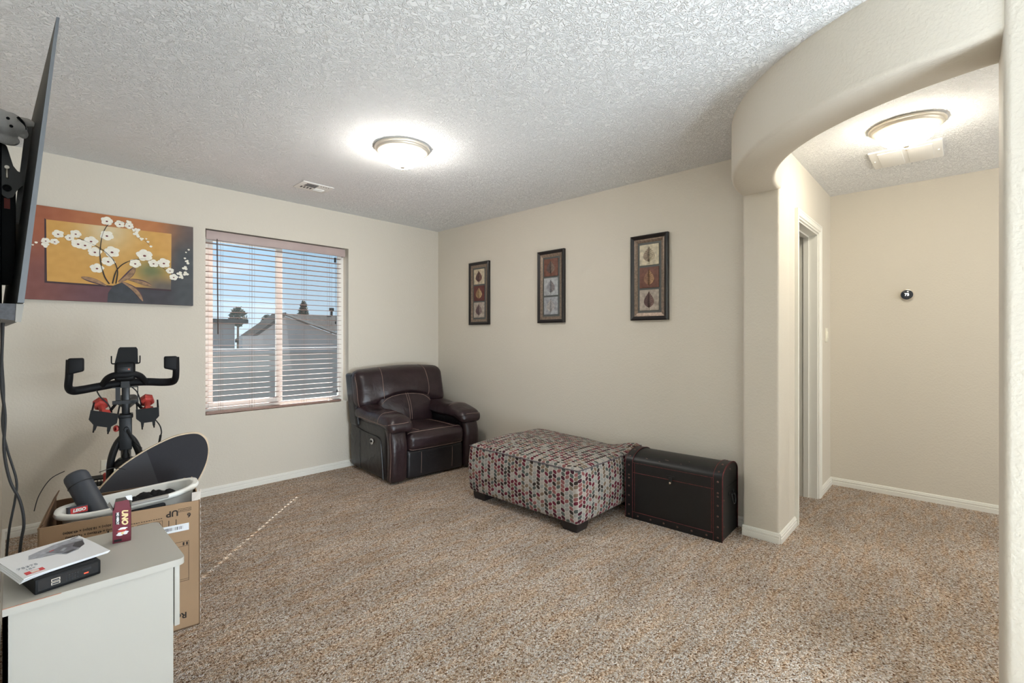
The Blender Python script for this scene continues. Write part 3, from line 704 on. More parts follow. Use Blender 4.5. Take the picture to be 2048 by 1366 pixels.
FLOW = [(.433,2.044,.032),(.501,2.035,.027),(.55,2.057,.015),(.553,2.032,.025),(.598,2.009,.017),(.579,2.006,.013),(.591,1.981,.018),(.603,1.964,.011),(.622,1.949,.013),(.649,1.954,.006),(.659,1.934,.009),(.676,1.903,.009),(.433,1.944,.036),(.192,1.917,.028),(.276,1.931,.028),(.247,1.901,.023),(.176,1.865,.021),(.135,1.864,.021),(.133,1.837,.019),(.092,1.847,.008),(.077,1.83,.006),(.288,1.867,.034),(.322,1.863,.034),(.352,1.894,.035),(.371,1.824,.035),(.46,1.836,.041),(.44,1.768,.035),(.382,1.715,.035),(.639,1.835,.046),(.586,1.77,.033),(.691,1.782,.031),(.752,1.792,.038),(.789,1.739,.024),(.812,1.694,.026),(.849,1.723,.019),(.887,1.726,.019),(.859,1.698,.016),(.882,1.768,.018),(.895,1.821,.013),(.882,1.842,.008),(.901,1.806,.01),(.889,1.888,.006),(.906,1.91,.008)]
random.seed(4)
for fi, (x, z, r) in enumerate(FLOW):
    npet = 5 if r > .02 else (3 if r > .012 else 1); a0 = random.uniform(0, 6)
    for k in range(npet):
        a_ = a0+2*PI*k/npet; q = r*.52 if npet > 1 else 0; pr_ = r*(.52 if npet > 1 else .9)
        px, pz = x+q*math.cos(a_), z+q*math.sin(a_)*.9
        flat([(px+pr_*math.cos(b_)*(1.05+.12*math.sin(3*b_+k)), pz+pr_*math.sin(b_)*.9) for b_ in [j*2*PI/14 for j in range(14)]], PY-.0035-.0001*k-.00002*fi, 0)
    if r > .02:
        flat([(x+.2*r*math.cos(b_), z-.1*r+.15*r*math.sin(b_)) for b_ in [j*2*PI/10 for j in range(10)]], PY-.0052, 6)
m.build('painted_orchid', [mat('white_petal', (236,232,218), .7, noise_col=(60,.06)), mat('dark_stem', (52,48,48), .7), mat('bronze_leaf', (146,114,84), .6, noise_col=(45,.35)), mat('plum_leaf_edge', (84,62,70), .7), mat('dark_pot', (62,66,72), .7, noise_col=(20,.2)), mat('panel_shade_stroke', (70,54,60), .8), mat('petal_heart', (112,48,54), .7)], parent=t, world=True, smooth=False)

# ================================================================== recliner
LB = m_leather('burgundy_leather', (44, 31, 34), .30, .25); LD = m_leather('espresso_leather', (30, 28, 31), .34, .12)
THR = mat('tan_stitching', (138, 114, 104), .7)
R = thing('recliner', 'dark burgundy leather recliner armchair in the corner beside the window', 'armchair', (2.655, 3.845, 0), (0, 0, math.radians(-4.0))); R.scale = (1.03, 1.06, 1)
for s_ in (-1, 1):
    def sd(p):
        q = Vector(p); t_ = max(0, (q.y-.05)/.3)
        if q.z > .3: q.z += .10*t_*t_*(q.z-.3)/.2
        q.x += s_*.012*math.sin(PI*min(1, max(0, q.z/.55)))
        return q
    m = MB(); xs = sorted((s_*.286, s_*.450)); m.rbox((xs[0],-.36,.012), (xs[1],.34,.50), .045, n=4, mid=8, fn=sd); sp_ = m.build('side_panel', LD, parent=R)
    m = MB(); X = s_*.464
    m.tube([(X,.33,.56),(X,.27,.46),(X,.14,.405),(X,-.05,.385),(X,-.20,.380),(X,-.262,.35),(X,-.285,.25),(X,-.30,.12),(X,-.31,.03)], .0045, n=6, smooth=5); m.build('piping', LD, parent=sp_)
    m = MB(); m.tube([(X+s_*-.002,.12,.40),(X+s_*.001,.12,.2),(X-s_*.012,.12,.03)], .002, n=5, smooth=4); m.build('seam', LD, parent=sp_)
    def af(p):
        q = Vector(p); k = max(0, (q.z-.30)/.20)
        q.y += .05*k*k; q.y -= .014*math.sin(PI*min(1,q.z/.5)); return q
    m = MB(); xs = sorted((s_*.298, s_*.458)); m.rbox((xs[0],-.425,.010), (xs[1],-.325,.505), .042, n=4, mid=8, fn=af); ap = m.build('arm_front', LB, parent=R)
    m = MB()
    m.tube([(s_*.448,-.40,.02),(s_*.452,-.418,.25),(s_*.445,-.395,.42),(s_*.42,-.36,.49)], .0018, n=5, smooth=4); seam_lines(m, 'seam', THR, ap)
    def pad(p):
        q = Vector(p); f_ = max(0, (-.24-q.y)/.20); q.z -= .055*f_*f_
        b_ = max(0, (q.y-.0)/.22); q.z += .035*b_
        cx_ = (abs(q.x)-.365)/.12; q.z -= .024*cx_*cx_*(1 if q.z > .52 else .3)
        q.z += .010*math.sin(q.y*26+s_)*(1-min(1,abs(cx_))); return q
    m = MB(); xs = sorted((s_*.240, s_*.482)); m.rbox((xs[0],-.445,.470), (xs[1],.23,.595), .058, n=5, mid=14, fn=pad); pd = m.build('arm_pad', LB, parent=R)
    m = MB(); m.tube([pad((s_*.27,-.20,.600)), pad((s_*.33,-.235,.602)), pad((s_*.42,-.245,.600)), pad((s_*.475,-.25,.575)), pad((s_*.486,-.25,.53))], .0018, n=5, smooth=4)
    m.tube([pad((s_*.30,-.425,.560)), pad((s_*.365,-.435,.565)), pad((s_*.44,-.425,.560)), pad((s_*.483,-.36,.545)), pad((s_*.486,-.2,.53)), pad((s_*.486,.1,.53))], .0022, n=5, smooth=4); seam_lines(m, 'seam', THR, pd)
def seat(p):
    q = Vector(p)
    if q.z > .33: q.z += .022*math.cos(q.x/.30*PI/2)*math.sin(PI*max(0,min(1,(q.y+.43)/.6)))
    q.y -= .018*math.sin(PI*max(0,min(1,(q.z-.24)/.19)))*math.cos(q.x/.30*PI/2); return q
m = MB(); m.rbox((-.292,-.425,.245), (.292,.16,.415), .055, n=5, mid=10, fn=seat); sc_ = m.build('seat_cushion', LB, parent=R)
m = MB()
for x in (-.175, .185): m.tube([seat((x,.05,.4165)), seat((x,-.15,.4165)), seat((x+.01,-.30,.4165)), seat((x+.02,-.365,.4165))], .0022, n=5, smooth=4)
m.tube([seat((-.285,-.375,.414)), seat((-.15,-.385,.413)), seat((.15,-.385,.413)), seat((.285,-.375,.414))], .0024, n=5, smooth=5)
m.tube([seat((-.285,-.412,.268)), seat((-.12,-.418,.262)), seat((.12,-.418,.262)), seat((.285,-.412,.268))], .0024, n=5, smooth=5)
seam_lines(m, 'seam', THR, sc_)
m = MB(); m.rbox((-.292,-.402,.015), (.292,-.32,.262), .03, n=4, mid=4); fr = m.build('footrest_panel', LD, parent=R)
m = MB()
for x in (-.155, .165): m.tube([(x,-.403,.235),(x,-.404,.14),(x-.004,-.402,.05)], .0018, n=5, smooth=3)
seam_lines(m, 'seam', THR, fr)
m = MB(); m.rbox((-.405,-.30,.02), (.405,.30,.25), .03, n=3); m.build('base_frame', LD, parent=R)
def lean(p):
    q = Vector(p); q.y += max(0, q.z-.42)*.20; return q
m = MB(); m.rbox((-.425,.16,.10), (.425,.295,.925), .05, n=4, mid=6, fn=lean); m.build('back_shell', LD, parent=R)
def wing(p):
    q = lean(p); q.y -= max(0,.72-q.z)*.05; return q
for s_ in (-1, 1):
    m = MB(); xs = sorted((s_*.40-.01, s_*.472-.01)); m.rbox((xs[0],.15,.42), (xs[1],.30,.90), .026, n=4, mid=5, fn=wing); m.build('back_wing', LD, parent=R)
def head(p):
    q = Vector(p); k = 1-min(1, (q.x/.33)**2); b_ = max(0, min(1, (.80-q.z)/.22)); q.z += .115*k*b_
    q.y -= .05*math.sin(PI*max(0,min(1,(q.z-.56)/.40)))*math.cos(q.x/.48*PI/2)*(1 if q.y < .16 else 0)
    w_ = .006*math.sin(q.x*40+q.z*9)*b_+.004*math.sin(q.x*23+2)
    q.y += w_; q.z += -.012*(q.x/.45)**2*(1 if q.z > .8 else 0)+.010*math.sin(q.x*5+1)*(1 if q.z > .9 else 0)
    return lean(q)
m = MB(); m.rbox((-.480,.070,.572), (.465,.245,.955), .075, n=5, mid=16, fn=head); hd = m.build('headrest_cushion', LB, parent=R)
m = MB()
for x in (-.225, .235):
    m.tube([head((x*.96,.16,.957)), head((x,.11,.945)), head((x*1.05,.069,.86)), head((x*1.07,.069,.75)), head((x*1.05,.072,.66)), head((x*1.02,.10,.60))], .0024, n=5, smooth=5)
m.tube([head((-.462,.12,.92)), head((-.471,.10,.80)), head((-.471,.10,.68)), head((-.44,.12,.60))], .0020, n=5, smooth=5)
seam_lines(m, 'seam', THR, hd)
def lum(p):
    q = Vector(p); q.y -= .035*math.sin(PI*max(0,min(1,(q.z-.36)/.38)))*math.cos(q.x/.3*PI/2)*(1 if q.y < .12 else 0); return lean(q)
m = MB(); m.rbox((-.292,.065,.36), (.292,.20,.735), .05, n=4, mid=8, fn=lum); lu = m.build('lumbar_cushion', LB, parent=R)
m = MB()
for x in (-.008, .014): m.tube([lum((x,.063,.70)), lum((x+.01,.063,.60)), lum((x+.014,.063,.50)), lum((x+.014,.064,.44))], .0018, n=5, smooth=4)
m.tube([lum((-.27,.063,.60)), lum((-.18,.063,.665)), lum((0,.063,.69)), lum((.18,.063,.665)), lum((.27,.063,.60))], .0022, n=5, smooth=5)
seam_lines(m, 'seam', THR, lu)
m = MB(); m.lathe([(0,0),(.026,0),(.028,.004),(.026,.008),(.020,.009),(.018,.005),(0,.005)], (-.462,-.115,.325), n=28, axis=(-1,0,0)); bt = m.build('recline_button', mat('chrome', (220,220,220), .12, 1), parent=R, label='chrome oval recline button')
m = MB(); m.ball((-.470,-.122,.325), .0075, n=10); m.ball((-.470,-.106,.325), .0075, n=10); m.build('push_key', BLACKP, parent=bt)

# ================================================================== ottoman
FAB = m_fabric()
O = thing('ottoman', 'large square ottoman in oval patterned maroon and grey fabric, before the trunk', 'ottoman', (2.835, 2.235, 0))
ox, oy = .415, .515; zb_, zt_ = .056, .418
def ott(p):
    q = Vector(p); u, v = q.x/ox, q.y/oy
    if q.z > .25:
        q.z += .030*math.cos(u*PI/2)*math.cos(v*PI/2) + .022*max(0, v)*max(0,1-abs(u))  
        q.z += .030*math.exp(-((u-.93)**2/.04+(v+.93)**2/.05)) - .020*math.exp(-((u-.85)**2/.06+(v+.40)**2/.07))
        q.z += .012*math.exp(-((u-.9)**2/.10+(v-.8)**2/.12))
    k = math.sin(PI*max(0,min(1,(q.z-zb_)/(zt_-zb_))))
    q.x += .012*k*(1 if u > .5 else -1 if u < -.5 else 0); q.y += .012*k*(1 if v > .5 else -1 if v < -.5 else 0)
    return q
m = MB(); m.rbox((-ox,-oy,zb_), (ox,oy,zt_), .035, n=4, mid=16, fn=ott)
body = m.build('upholstered_body', FAB, parent=O, angle=80)
def box_uv(o):
    me = o.data; uvl = me.uv_layers.new(name='UVMap')
    for p in me.polygons:
        n_ = p.normal; a = (abs(n_.x), abs(n_.y), abs(n_.z))
        for li in p.loop_indices:
            v = me.vertices[me.loops[li].vertex_index].co
            uvl.data[li].uv = (v.y, v.x) if a[2] > max(a[0], a[1]) else ((v.y+.011, v.z) if a[0] > a[1] else (v.x+.007, v.z))
box_uv(body)
m = MB(); e = .010; z_ = zt_-.018
path = []
for (x0_, y0_), (x1_, y1_) in (((-ox,-oy),(ox,-oy)), ((ox,-oy),(ox,oy)), ((ox,oy),(-ox,oy)), ((-ox,oy),(-ox,-oy))):
    for k in range(10):
        q = k/10; x = x0_+(x1_-x0_)*q; y = y0_+(y1_-y0_)*q
        if k == 0: x *= .985; y *= .985
        p = ott((x, y, zt_-.001)); path.append(Vector((x*1.003, y*1.003, p.z-.012)))
path.append(path[0]); m.tube(path, .004, n=6); m.build('welt_piping', mat('grey_welt', (92,84,88), .9), parent=O)
m = MB(); m.box((-ox+.05,-oy+.05,.045), (ox-.05,oy-.05,.075)); m.build('base_rail', DARK, parent=O, smooth=False)
for sx in (-1, 1):
    for sy in (-1, 1):
        m = MB(); c = Vector((sx*(ox-.088), sy*(oy-.088)))
        a_, b_ = .062, .054
        vs = [(c.x+i*a_, c.y+j*a_, .066) for i, j in ((-1,-1),(1,-1),(1,1),(-1,1))] + [(c.x+i*a_, c.y+j*a_, .030) for i, j in ((-1,-1),(1,-1),(1,1),(-1,1))] + [(c.x+i*b_, c.y+j*b_, .0) for i, j in ((-1,-1),(1,-1),(1,1),(-1,1))]
        fs = [(0,1,2,3), (11,10,9,8)] + [(r*4+k, r*4+(k+1) % 4, r*4+4+(k+1) % 4, r*4+4+k) for r in (0,1) for k in range(4)]
        m.add(vs, fs); m.build('block_foot', mat('black_wood', (34,28,27), .4) if sx+sy == -2 else bpy.data.materials['black_wood'], parent=O, smooth=False)

# ================================================================== trunk
TB = mat('worn_black_paint', (14, 14, 15), .46, noise_col=(25, .25)); TBR = mat('black_leather_band', (13, 12, 14), .44); RDL = mat('red_worn_edge', (104, 38, 40), .6, noise_col=(70, .5)); BRASS = mat('tarnished_brass', (110, 84, 78), .35, .8)
T = thing('storage_trunk', 'black domed storage trunk with studded bands at the foot of the column', 'trunk', (3.085, 1.357, 0), (0, 0, math.radians(2.2)))
tw, tl, th = .150, .318, .385
def tprof(e, z0=.0, zsplit=None):
    pts = [(-tw-e, z0), (-tw-e, th)]
    for k in range(1, 16):
        a = PI - PI*k/16; pts.append((math.cos(a)*(tw+e), th+math.sin(a)*(.068+e)))
    return pts + [(tw+e, th), (tw+e, z0)]
def ty(y0_): return lambda u, v, w: Vector((u, y0_+w, v))
m = MB(); m.prism([(-tw,.004),(-tw,.315),(tw,.315),(tw,.004)], ty(-tl), 2*tl); m.build('chest_body', TB, parent=T, smooth=True)
m = MB(); m.prism([(-tw,.317)]+tprof(0)[1:-1]+[(tw,.317)], ty(-tl), 2*tl); m.build('domed_lid', TB, parent=T, smooth=True)
for y_ in (-tl-.004, tl-.050):
    m = MB(); op = tprof(.006, .0); ip = tprof(-.002, .0); n_ = len(op)
    vs = [(u,y_,v) for u, v in op]+[(u,y_,v) for u, v in ip]+[(u,y_+.054,v) for u, v in op]+[(u,y_+.054,v) for u, v in ip]; fs = []
    for k in range(n_-1):
        fs += [(k,k+1,n_+k+1,n_+k), (2*n_+k,3*n_+k,3*n_+k+1,2*n_+k+1), (k,2*n_+k,2*n_+k+1,k+1)]
    m.add(vs, fs); bd = m.build('end_band', TBR, parent=T)
    m = MB()
    for yy in (y_+.0005, y_+.0535): m.tube([(u, yy, v) for u, v in tprof(.0065, .0)], .0016, n=5)
    m.build('worn_edge_line', RDL, parent=bd)
m = MB(); m.box((-tw-.006,-tl+.05,.0), (-tw,tl-.05,.048)); lb = m.build('bottom_band', TBR, parent=T, smooth=False)
m = MB(); m.tube([(-tw-.0055,-tl+.05,.048),(-tw-.0055,tl-.05,.048)], .0018, n=5); m.build('worn_edge_line', RDL, parent=lb)
m = MB(); m.tube([(-tw-.001,-tl+.05,.316),(-tw-.001,tl-.05,.316)], .0018, n=5); m.tube([(-tw-.0005,-tl+.05,.383),(-tw-.0005,tl-.05,.383)], .0013, n=5)
m.tube([(-tw-.001,-tl+.062,.05),(-tw-.001,-tl+.062,.38)], .0014, n=5); m.tube([(-tw-.001,tl-.062,.05),(-tw-.001,tl-.062,.38)], .0014, n=5)
for yy in (-tl+.0,): m.tube([(u, yy-.0045, v) for u, v in tprof(-.001, .01)], .0012, n=5)
m.build('worn_seam_line', RDL, parent=T)
studs = []
for yy in (-tl+.023, tl-.023):
    for z in (.025, .09, .155, .22, .275, .297, .365): studs.append(((-tw-.006, yy, z), (-1,0,0)))
    for a in (150, 115, 80): studs.append(((math.cos(math.radians(a))*(tw+.006), yy, th+math.sin(math.radians(a))*.074), (math.cos(math.radians(a)),0,math.sin(math.radians(a)))))
for k in range(6): studs.append(((-tw-.006, -tl+.09+k*.0915, .024), (-1,0,0)))
for z in (.02, .09, .25): studs.append(((-tw+.02, -tl-.004, z), (0,-1,0)))
studs.append(((0, -tl-.001, .415), (0,-1,0)))
m = MB(); m.lathe([(.0062,0),(.0055,.0028),(.003,.0045),(0,.005)], (0,0,0), n=12); st0 = m.build('stud', BRASS, parent=T)
for i, (p, nn) in enumerate(studs):
    o = st0 if i == 0 else st0.copy()
    if i: COL.objects.link(o); o.parent = T; ROOT[o.name] = ROOT[T.name]
    o.location = p; o.rotation_euler = Vector(nn).to_track_quat('Z', 'Y').to_euler()
m = MB(); m.rbox((-tw-.008,-.030,.322), (-tw,.030,.345), .003, n=2); m.rbox((-tw-.012,-.012,.298), (-tw-.004,.012,.335), .003, n=2)
la = m.build('hasp_latch', TBR, parent=T); m = MB(); m.ball((-tw-.016,0,.300), .0085, n=14); m.build('latch_knob', mat('bright_brass_knob', (190,176,160), .25, .9), parent=la)
m = MB()
for x in (-.018, .052): m.rbox((x-.010,-tl-.008,.255), (x+.010,-tl,.278), .003, n=2)
m.tube([(-.018,-tl-.014,.266),(-.014,-tl-.020,.262),(.048,-tl-.020,.262),(.052,-tl-.014,.266)], .003, n=6)
m.tube([(-.012,-tl-.016,.262),(-.010,-tl-.022,.215),(.017,-tl-.024,.200),(.044,-tl-.022,.215),(.046,-tl-.016,.262)], .0045, n=8, smooth=4)
m.build('side_handle', GREYM, parent=T)
m = MB()
for (u_, y_, L_) in ((140, .03, .025), (146, -.06, .008), (152, .08, .012), (128, -.1, .006), (149, .17, .015)):
    a = math.radians(u_); m.tube([(math.cos(a)*(tw+.0005), y_, th+math.sin(a)*.0685), (math.cos(a)*(tw+.0005)+.004, y_+L_, th+math.sin(a)*.0685+.002)], .0011, n=4)
m.build('paint_chip', mat('chipped_paint', (150,120,108), .7), parent=T)

# ================================================================== white cabinet and what stands on it
CW = mat('cream_white_lacquer', (184, 181, 173), .42, noise_col=(2, .015)); CH = .565
Cb = thing('white_cabinet', 'small white bedside cabinet with one drawer in the left foreground', 'cabinet', (.165, 1.94, 0))
m = MB(); r = .022; x0, x1, y0, y1 = -.022, .364, 1.737, 2.150
pl = [(x0,y0)] + [(x1-r+r*math.sin(a), y0+r-r*math.cos(a)) for a in [k*PI/12 for k in range(7)]] + [(x1-r+r*math.cos(a), y1-r+r*math.sin(a)) for a in [k*PI/12 for k in range(7)]] + [(x0,y1)]
m.prism(pl, lambda u, v, w: Vector((u, v, CH-.020+w)), .020); m.build('top_board', CW, parent=Cb, world=True, label='white top board with rounded front corners')
m = MB(); m.box((x0,1.752,0), (.335,1.768,CH-.021)); m.box((x0,2.120,0), (.335,2.136,CH-.021)); m.box((x0,1.752,0), (x0+.010,2.136,CH-.021)); m.box((x0,1.768,.05), (.325,2.12,.066)); m.build('carcass', CW, parent=Cb, world=True, smooth=False)
m = MB(); m.rbox((.338,1.753,.355), (.352,2.135,CH-.024), .002, n=2); dr = m.build('drawer_front', CW, parent=Cb, world=True)
m = MB(); m.lathe([(.006,0),(.006,.012),(.014,.016),(.015,.022),(0,.026)], (.346,1.944,.45), n=20, axis=(1,0,0)); m.build('knob', WHITEM, parent=dr, world=True)
m = MB(); m.rbox((.328,1.753,.060), (.337,2.135,.345), .002, n=2)
m = MB(); m.box((x0,1.7362,CH-.0012), (.085,1.7372,CH+.0002)); m.build('chipped_edge', mat('bare_chipboard', (176,112,80), .8), parent=Cb, world=True, smooth=False)
# network box
Nb = thing('electronics_box', 'flat black electronics box with two USB ports under the booklet', 'electronics', (.086, 1.848, CH), (0,0,math.radians(12)))
m = MB(); m.rbox((-.066,-.068,0), (.072,.070,.040), .003, n=3); m.build('casing', BLACKP, parent=Nb)
FY = -.0686
m = MB(); m.box((-.060,FY-.0006,.008), (.066,FY+.001,.036)); m.build('port_panel', mat('gloss_black_panel', (18,19,22), .25), parent=Nb, smooth=False)
for z in (.0165, .0255):
    m = MB(); m.box((-.034,FY-.0012,z-.0035), (-.016,FY,z+.0035)); up = m.build('usb_port', NICKEL, parent=Nb, smooth=False)
    m = MB(); m.box((-.0325,FY-.0016,z-.0022), (-.0175,FY-.0010,z+.0018)); m.build('port_slot', DARK, parent=up, smooth=False)
m = MB(); m.box((.030,FY-.0012,.0245), (.050,FY,.030)); m.build('memory_card_slot', GREYM, parent=Nb, smooth=False)
m = MB(); m.box((.034,FY-.0014,.0145), (.044,FY,.018)); m.build('orange_mark', mat('orange_glow', (240,84,44), .5, emit=((240,84,44), .15)), parent=Nb, smooth=False, label='small orange mark')  # orange mark given a faint glow, though it is no lamp
m = MB()
for i in range(5):
    for j in range(3): m.box((-.004+i*.0058,FY-.0010,.012+j*.006), (-.0005+i*.0058,FY,.0155+j*.006))
m.build('vent_grille', GREYM, parent=Nb, smooth=False)
# instruction booklet
Bk = thing('instruction_booklet', 'white printed booklet with a grey machine picture lying on the black box', 'booklet', (.078, 1.907, CH+.0455), (0,0,math.radians(15))); Bk.scale = (.88, 1.0, 1)
PAPER = mat('glossy_white_paper', (232, 234, 238), .35)
def bend(x, y, z):
    k = max(0, (-.07-x)/.035); return Vector((x, y, z - .002*k*k + .004*math.sin((y+.1)*12)*.5))
m = MB()
for lay, (th_, off) in enumerate(((.0022,0), (.0010,-.001), (.0010,-.002), (.0010,-.003))):
    nx, ny = 16, 8; vs = []; fs = []
    xa, xb, ya, yb = -.105-.003*lay, .105-.002*lay, -.105, .105
    for z_ in (0, th_):
        for j in range(ny+1):
            for i in range(nx+1):
                x = xa+(xb-xa)*i/nx; y = ya+(yb-ya)*j/ny; p = bend(x, y, z_+ .001 - lay*.0012)
                if lay and x < -.05: p.z += off*((-.05-x)/.055)
                vs.append(p)
    N1 = (nx+1)*(ny+1)
    for j in range(ny):
        for i in range(nx):
            a_ = j*(nx+1)+i; fs.append((a_,a_+nx+1,a_+nx+2,a_+1)); fs.append((N1+a_,N1+a_+1,N1+a_+nx+2,N1+a_+nx+1))
    for i in range(nx): fs.append((i,i+1,N1+i+1,N1+i)); a_ = ny*(nx+1)+i; fs.append((a_,N1+a_,N1+a_+1,a_+1))
    for j in range(ny): a_ = j*(nx+1); fs.append((a_,N1+a_,N1+a_+nx+1,a_+nx+1)); a_ += nx; fs.append((a_,a_+nx+1,N1+a_+nx+1,N1+a_))
    m.add(vs, fs)
m.build('pages', PAPER, parent=Bk)
GP = [mat('print_pale_grey', (160,164,174), .4, noise_col=(70,.25)), mat('print_mid_grey', (112,114,124), .4, noise_col=(60,.3)), mat('print_dark_grey', (58,60,68), .4, noise_col=(60,.3)), mat('print_red', (206,60,66), .4), mat('print_cream', (236,214,190), .4)]
m = MB()
def on(u, v, w): p = bend(u, v, .0036); return p+Vector((0,0,w))
def patch(xa, xb, ya, yb, w, mi):
    n = 8; vs = []
    for t_ in (0, 1):
        for i in range(n+1):
            x = xa+(xb-xa)*i/n; vs += [on(x, ya, w*t_), on(x, yb, w*t_)]
    N_ = 2*(n+1); fs = []
    for i in range(n): fs += [(2*i,2*i+1,2*i+3,2*i+2), (N_+2*i,N_+2*i+2,N_+2*i+3,N_+2*i+1), (2*i,2*i+2,N_+2*i+2,N_+2*i), (2*i+1,N_+2*i+1,N_+2*i+3,2*i+3)]
    fs += [(0,N_,N_+1,1), (2*n,2*n+1,N_+2*n+1,N_+2*n)]
    m.add(vs, fs, mi)
m.prism([(-.045,.050),(-.02,.062),(.03,.085),(.085,.092),(.098,.060),(.085,.015),(.055,-.02),(.02,-.03),(.005,-.005),(-.03,.005),(-.055,.02)], on, .0003, mi=0)
m.prism([(-.01,.03),(.04,.055),(.085,.05),(.075,.01),(.05,-.015),(.02,-.022),(.01,.0)], on, .0005, mi=1)
m.prism([(.055,.02),(.07,.045),(.092,.048),(.082,.008),(.062,-.01)], on, .0007, mi=2)
m.prism([(.015,-.015),(.045,-.008),(.05,-.016),(.025,-.026)], on, .0007, mi=2)
m.prism([(.018,.012),(.036,.028),(.040,.020),(.024,.004)], on, .0009, mi=0)
m.prism([(.0,.035),(.012,.038),(.012,.033),(.0,.030)], on, .0009, mi=3)
patch(-.094,-.052,-.090,-.070,.0005,3); patch(-.082,-.064,-.088,-.072,.0008,4)
m.prism([(.078,.094),(.098,.1),(.1,.094),(.08,.088)], on, .0006, mi=1)
m.build('cover_picture', GP, parent=Bk, smooth=False)
text_part('printed_number', '75375', GP[0], Bk, Matrix.Translation((-.074,-.034,.0054)), .019, world=False)
text_part('printed_name', 'LEGO', PAPER, Bk, Matrix.Translation((-.073,-.080,.0058)), .0075, world=False, bold=.0004)
text_part('printed_age', '18+', GP[0], Bk, Matrix.Translation((-.074,-.055,.0054)), .015, world=False)
# card game box
Kb = thing('card_game_box', 'open dark red card game carton standing on the white cabinet', 'box', (.247, 2.035, CH), (0,0,math.radians(-10)))
KR = mat('maroon_carton_print', (112, 34, 50), .42, noise_col=(8,.06)); KG = mat('grey_board_inside', (116,112,106), .8); KS = mat('carton_side_print', (96, 62, 78), .45, noise_col=(60,.3))
w_, d_, h_ = .0235, .016, .110
m = MB()
t_ = .0008
m.box((-w_,-d_,0), (w_,-d_+t_,h_)); m.box((-w_,d_-t_,0), (w_,d_,h_)); m.box((-w_,-d_,0), (w_,d_,t_), 0)
m.box((-w_,-d_,0), (-w_+t_,d_,h_), 1); m.box((w_-t_,-d_,0), (w_,d_,h_), 0)
m.build('carton', [KR, KS], parent=Kb, smooth=False)
def flap(pts, mt, name='flap'):
    m = MB(); a_, b_, c_, dd = [Vector(p) for p in pts]; nn = (b_-a_).cross(dd-a_).normalized()*.0008
    m.add([a_, b_, c_, dd, a_+nn, b_+nn, c_+nn, dd+nn], [(0,3,2,1),(4,5,6,7),(0,1,5,4),(1,2,6,5),(2,3,7,6),(3,0,4,7)]); m.build(name, mt, parent=Kb, smooth=False)
flap([(-w_+.004,-d_,h_), (w_-.001,-d_,h_), (w_-.005,-d_+.002,h_+.028), (-w_+.007,-d_+.002,h_+.026)], KR)
flap([(-w_,d_,h_), (w_,d_,h_), (w_-.001,d_+.004,h_+.030), (-w_+.006,d_+.004,h_+.028)], KG)
flap([(-w_,-d_+.002,h_-.002), (-w_,d_-.002,h_-.002), (-w_-.010,d_-.004,h_+.022), (-w_-.014,-d_+.004,h_+.020)], KG)
flap([(w_,-d_+.002,h_-.002), (w_,d_-.002,h_-.002), (w_+.001,d_-.002,h_+.030), (w_-.001,-d_+.004,h_+.030)], KG)
flap([(w_-.015,-d_-.001,h_+.042), (w_+.003,-d_-.001,h_+.042), (w_+.004,-d_-.002,h_+.024), (w_-.008,-d_-.001,h_+.028)], PAPER, 'torn_flap')
UN = mat('cream_lettering', (236,214,160), .4); WL = mat('white_lettering', (238,238,238), .4); BKP = mat('black_print', (24,20,24), .4)
def side(x, z, rot): return Matrix.Translation((x,-d_-.0006,z)) @ Matrix.Rotation(PI/2, 4, 'X') @ Matrix.Rotation(rot, 4, 'Z')
m = MB(); m.box((-.0165,-d_-.0005,.062), (-.004,-d_,.100)); m.build('black_title_bar', BKP, parent=Kb, smooth=False)
text_part('title_lettering', 'UNO', UN, Kb, side(.0075,.082,-PI/2), .021, world=False, bold=.0012, shear=.2)
text_part('subtitle_lettering', 'NO MERCY', WL, Kb, side(-.0105,.081,-PI/2), .0078, world=False, bold=.0005)
m = MB()
for (x, z, rx, rz, mi) in ((.003,.045,.011,.004,0),(.001,.038,.012,.004,1),(-.004,.028,.009,.006,0),(.009,.030,.008,.006,0),(.002,.030,.004,.004,2)):
    m.prism([(x+rx*math.cos(a)*(1+.25*math.sin(4*a)), z+rz*math.sin(a)) for a in [k*PI/9 for k in range(18)]], lambda u, v, w: Vector((u,-d_-w,v)), .0006+.0001*mi, mi=mi)
m.box((-.020,-d_-.0005,.004), (.000,-d_,.012), 3); m.build('printed_emblem', [WL, RED, UN, BKP], parent=Kb, smooth=False)
m = MB()
for k in range(9): m.box((-w_-.0004,-.012,.030+k*.0075), (-w_,.013-.004*(k % 3),.0335+k*.0075))
m.build('side_print', mat('side_lettering', (150,130,146), .5), parent=Kb, smooth=False)

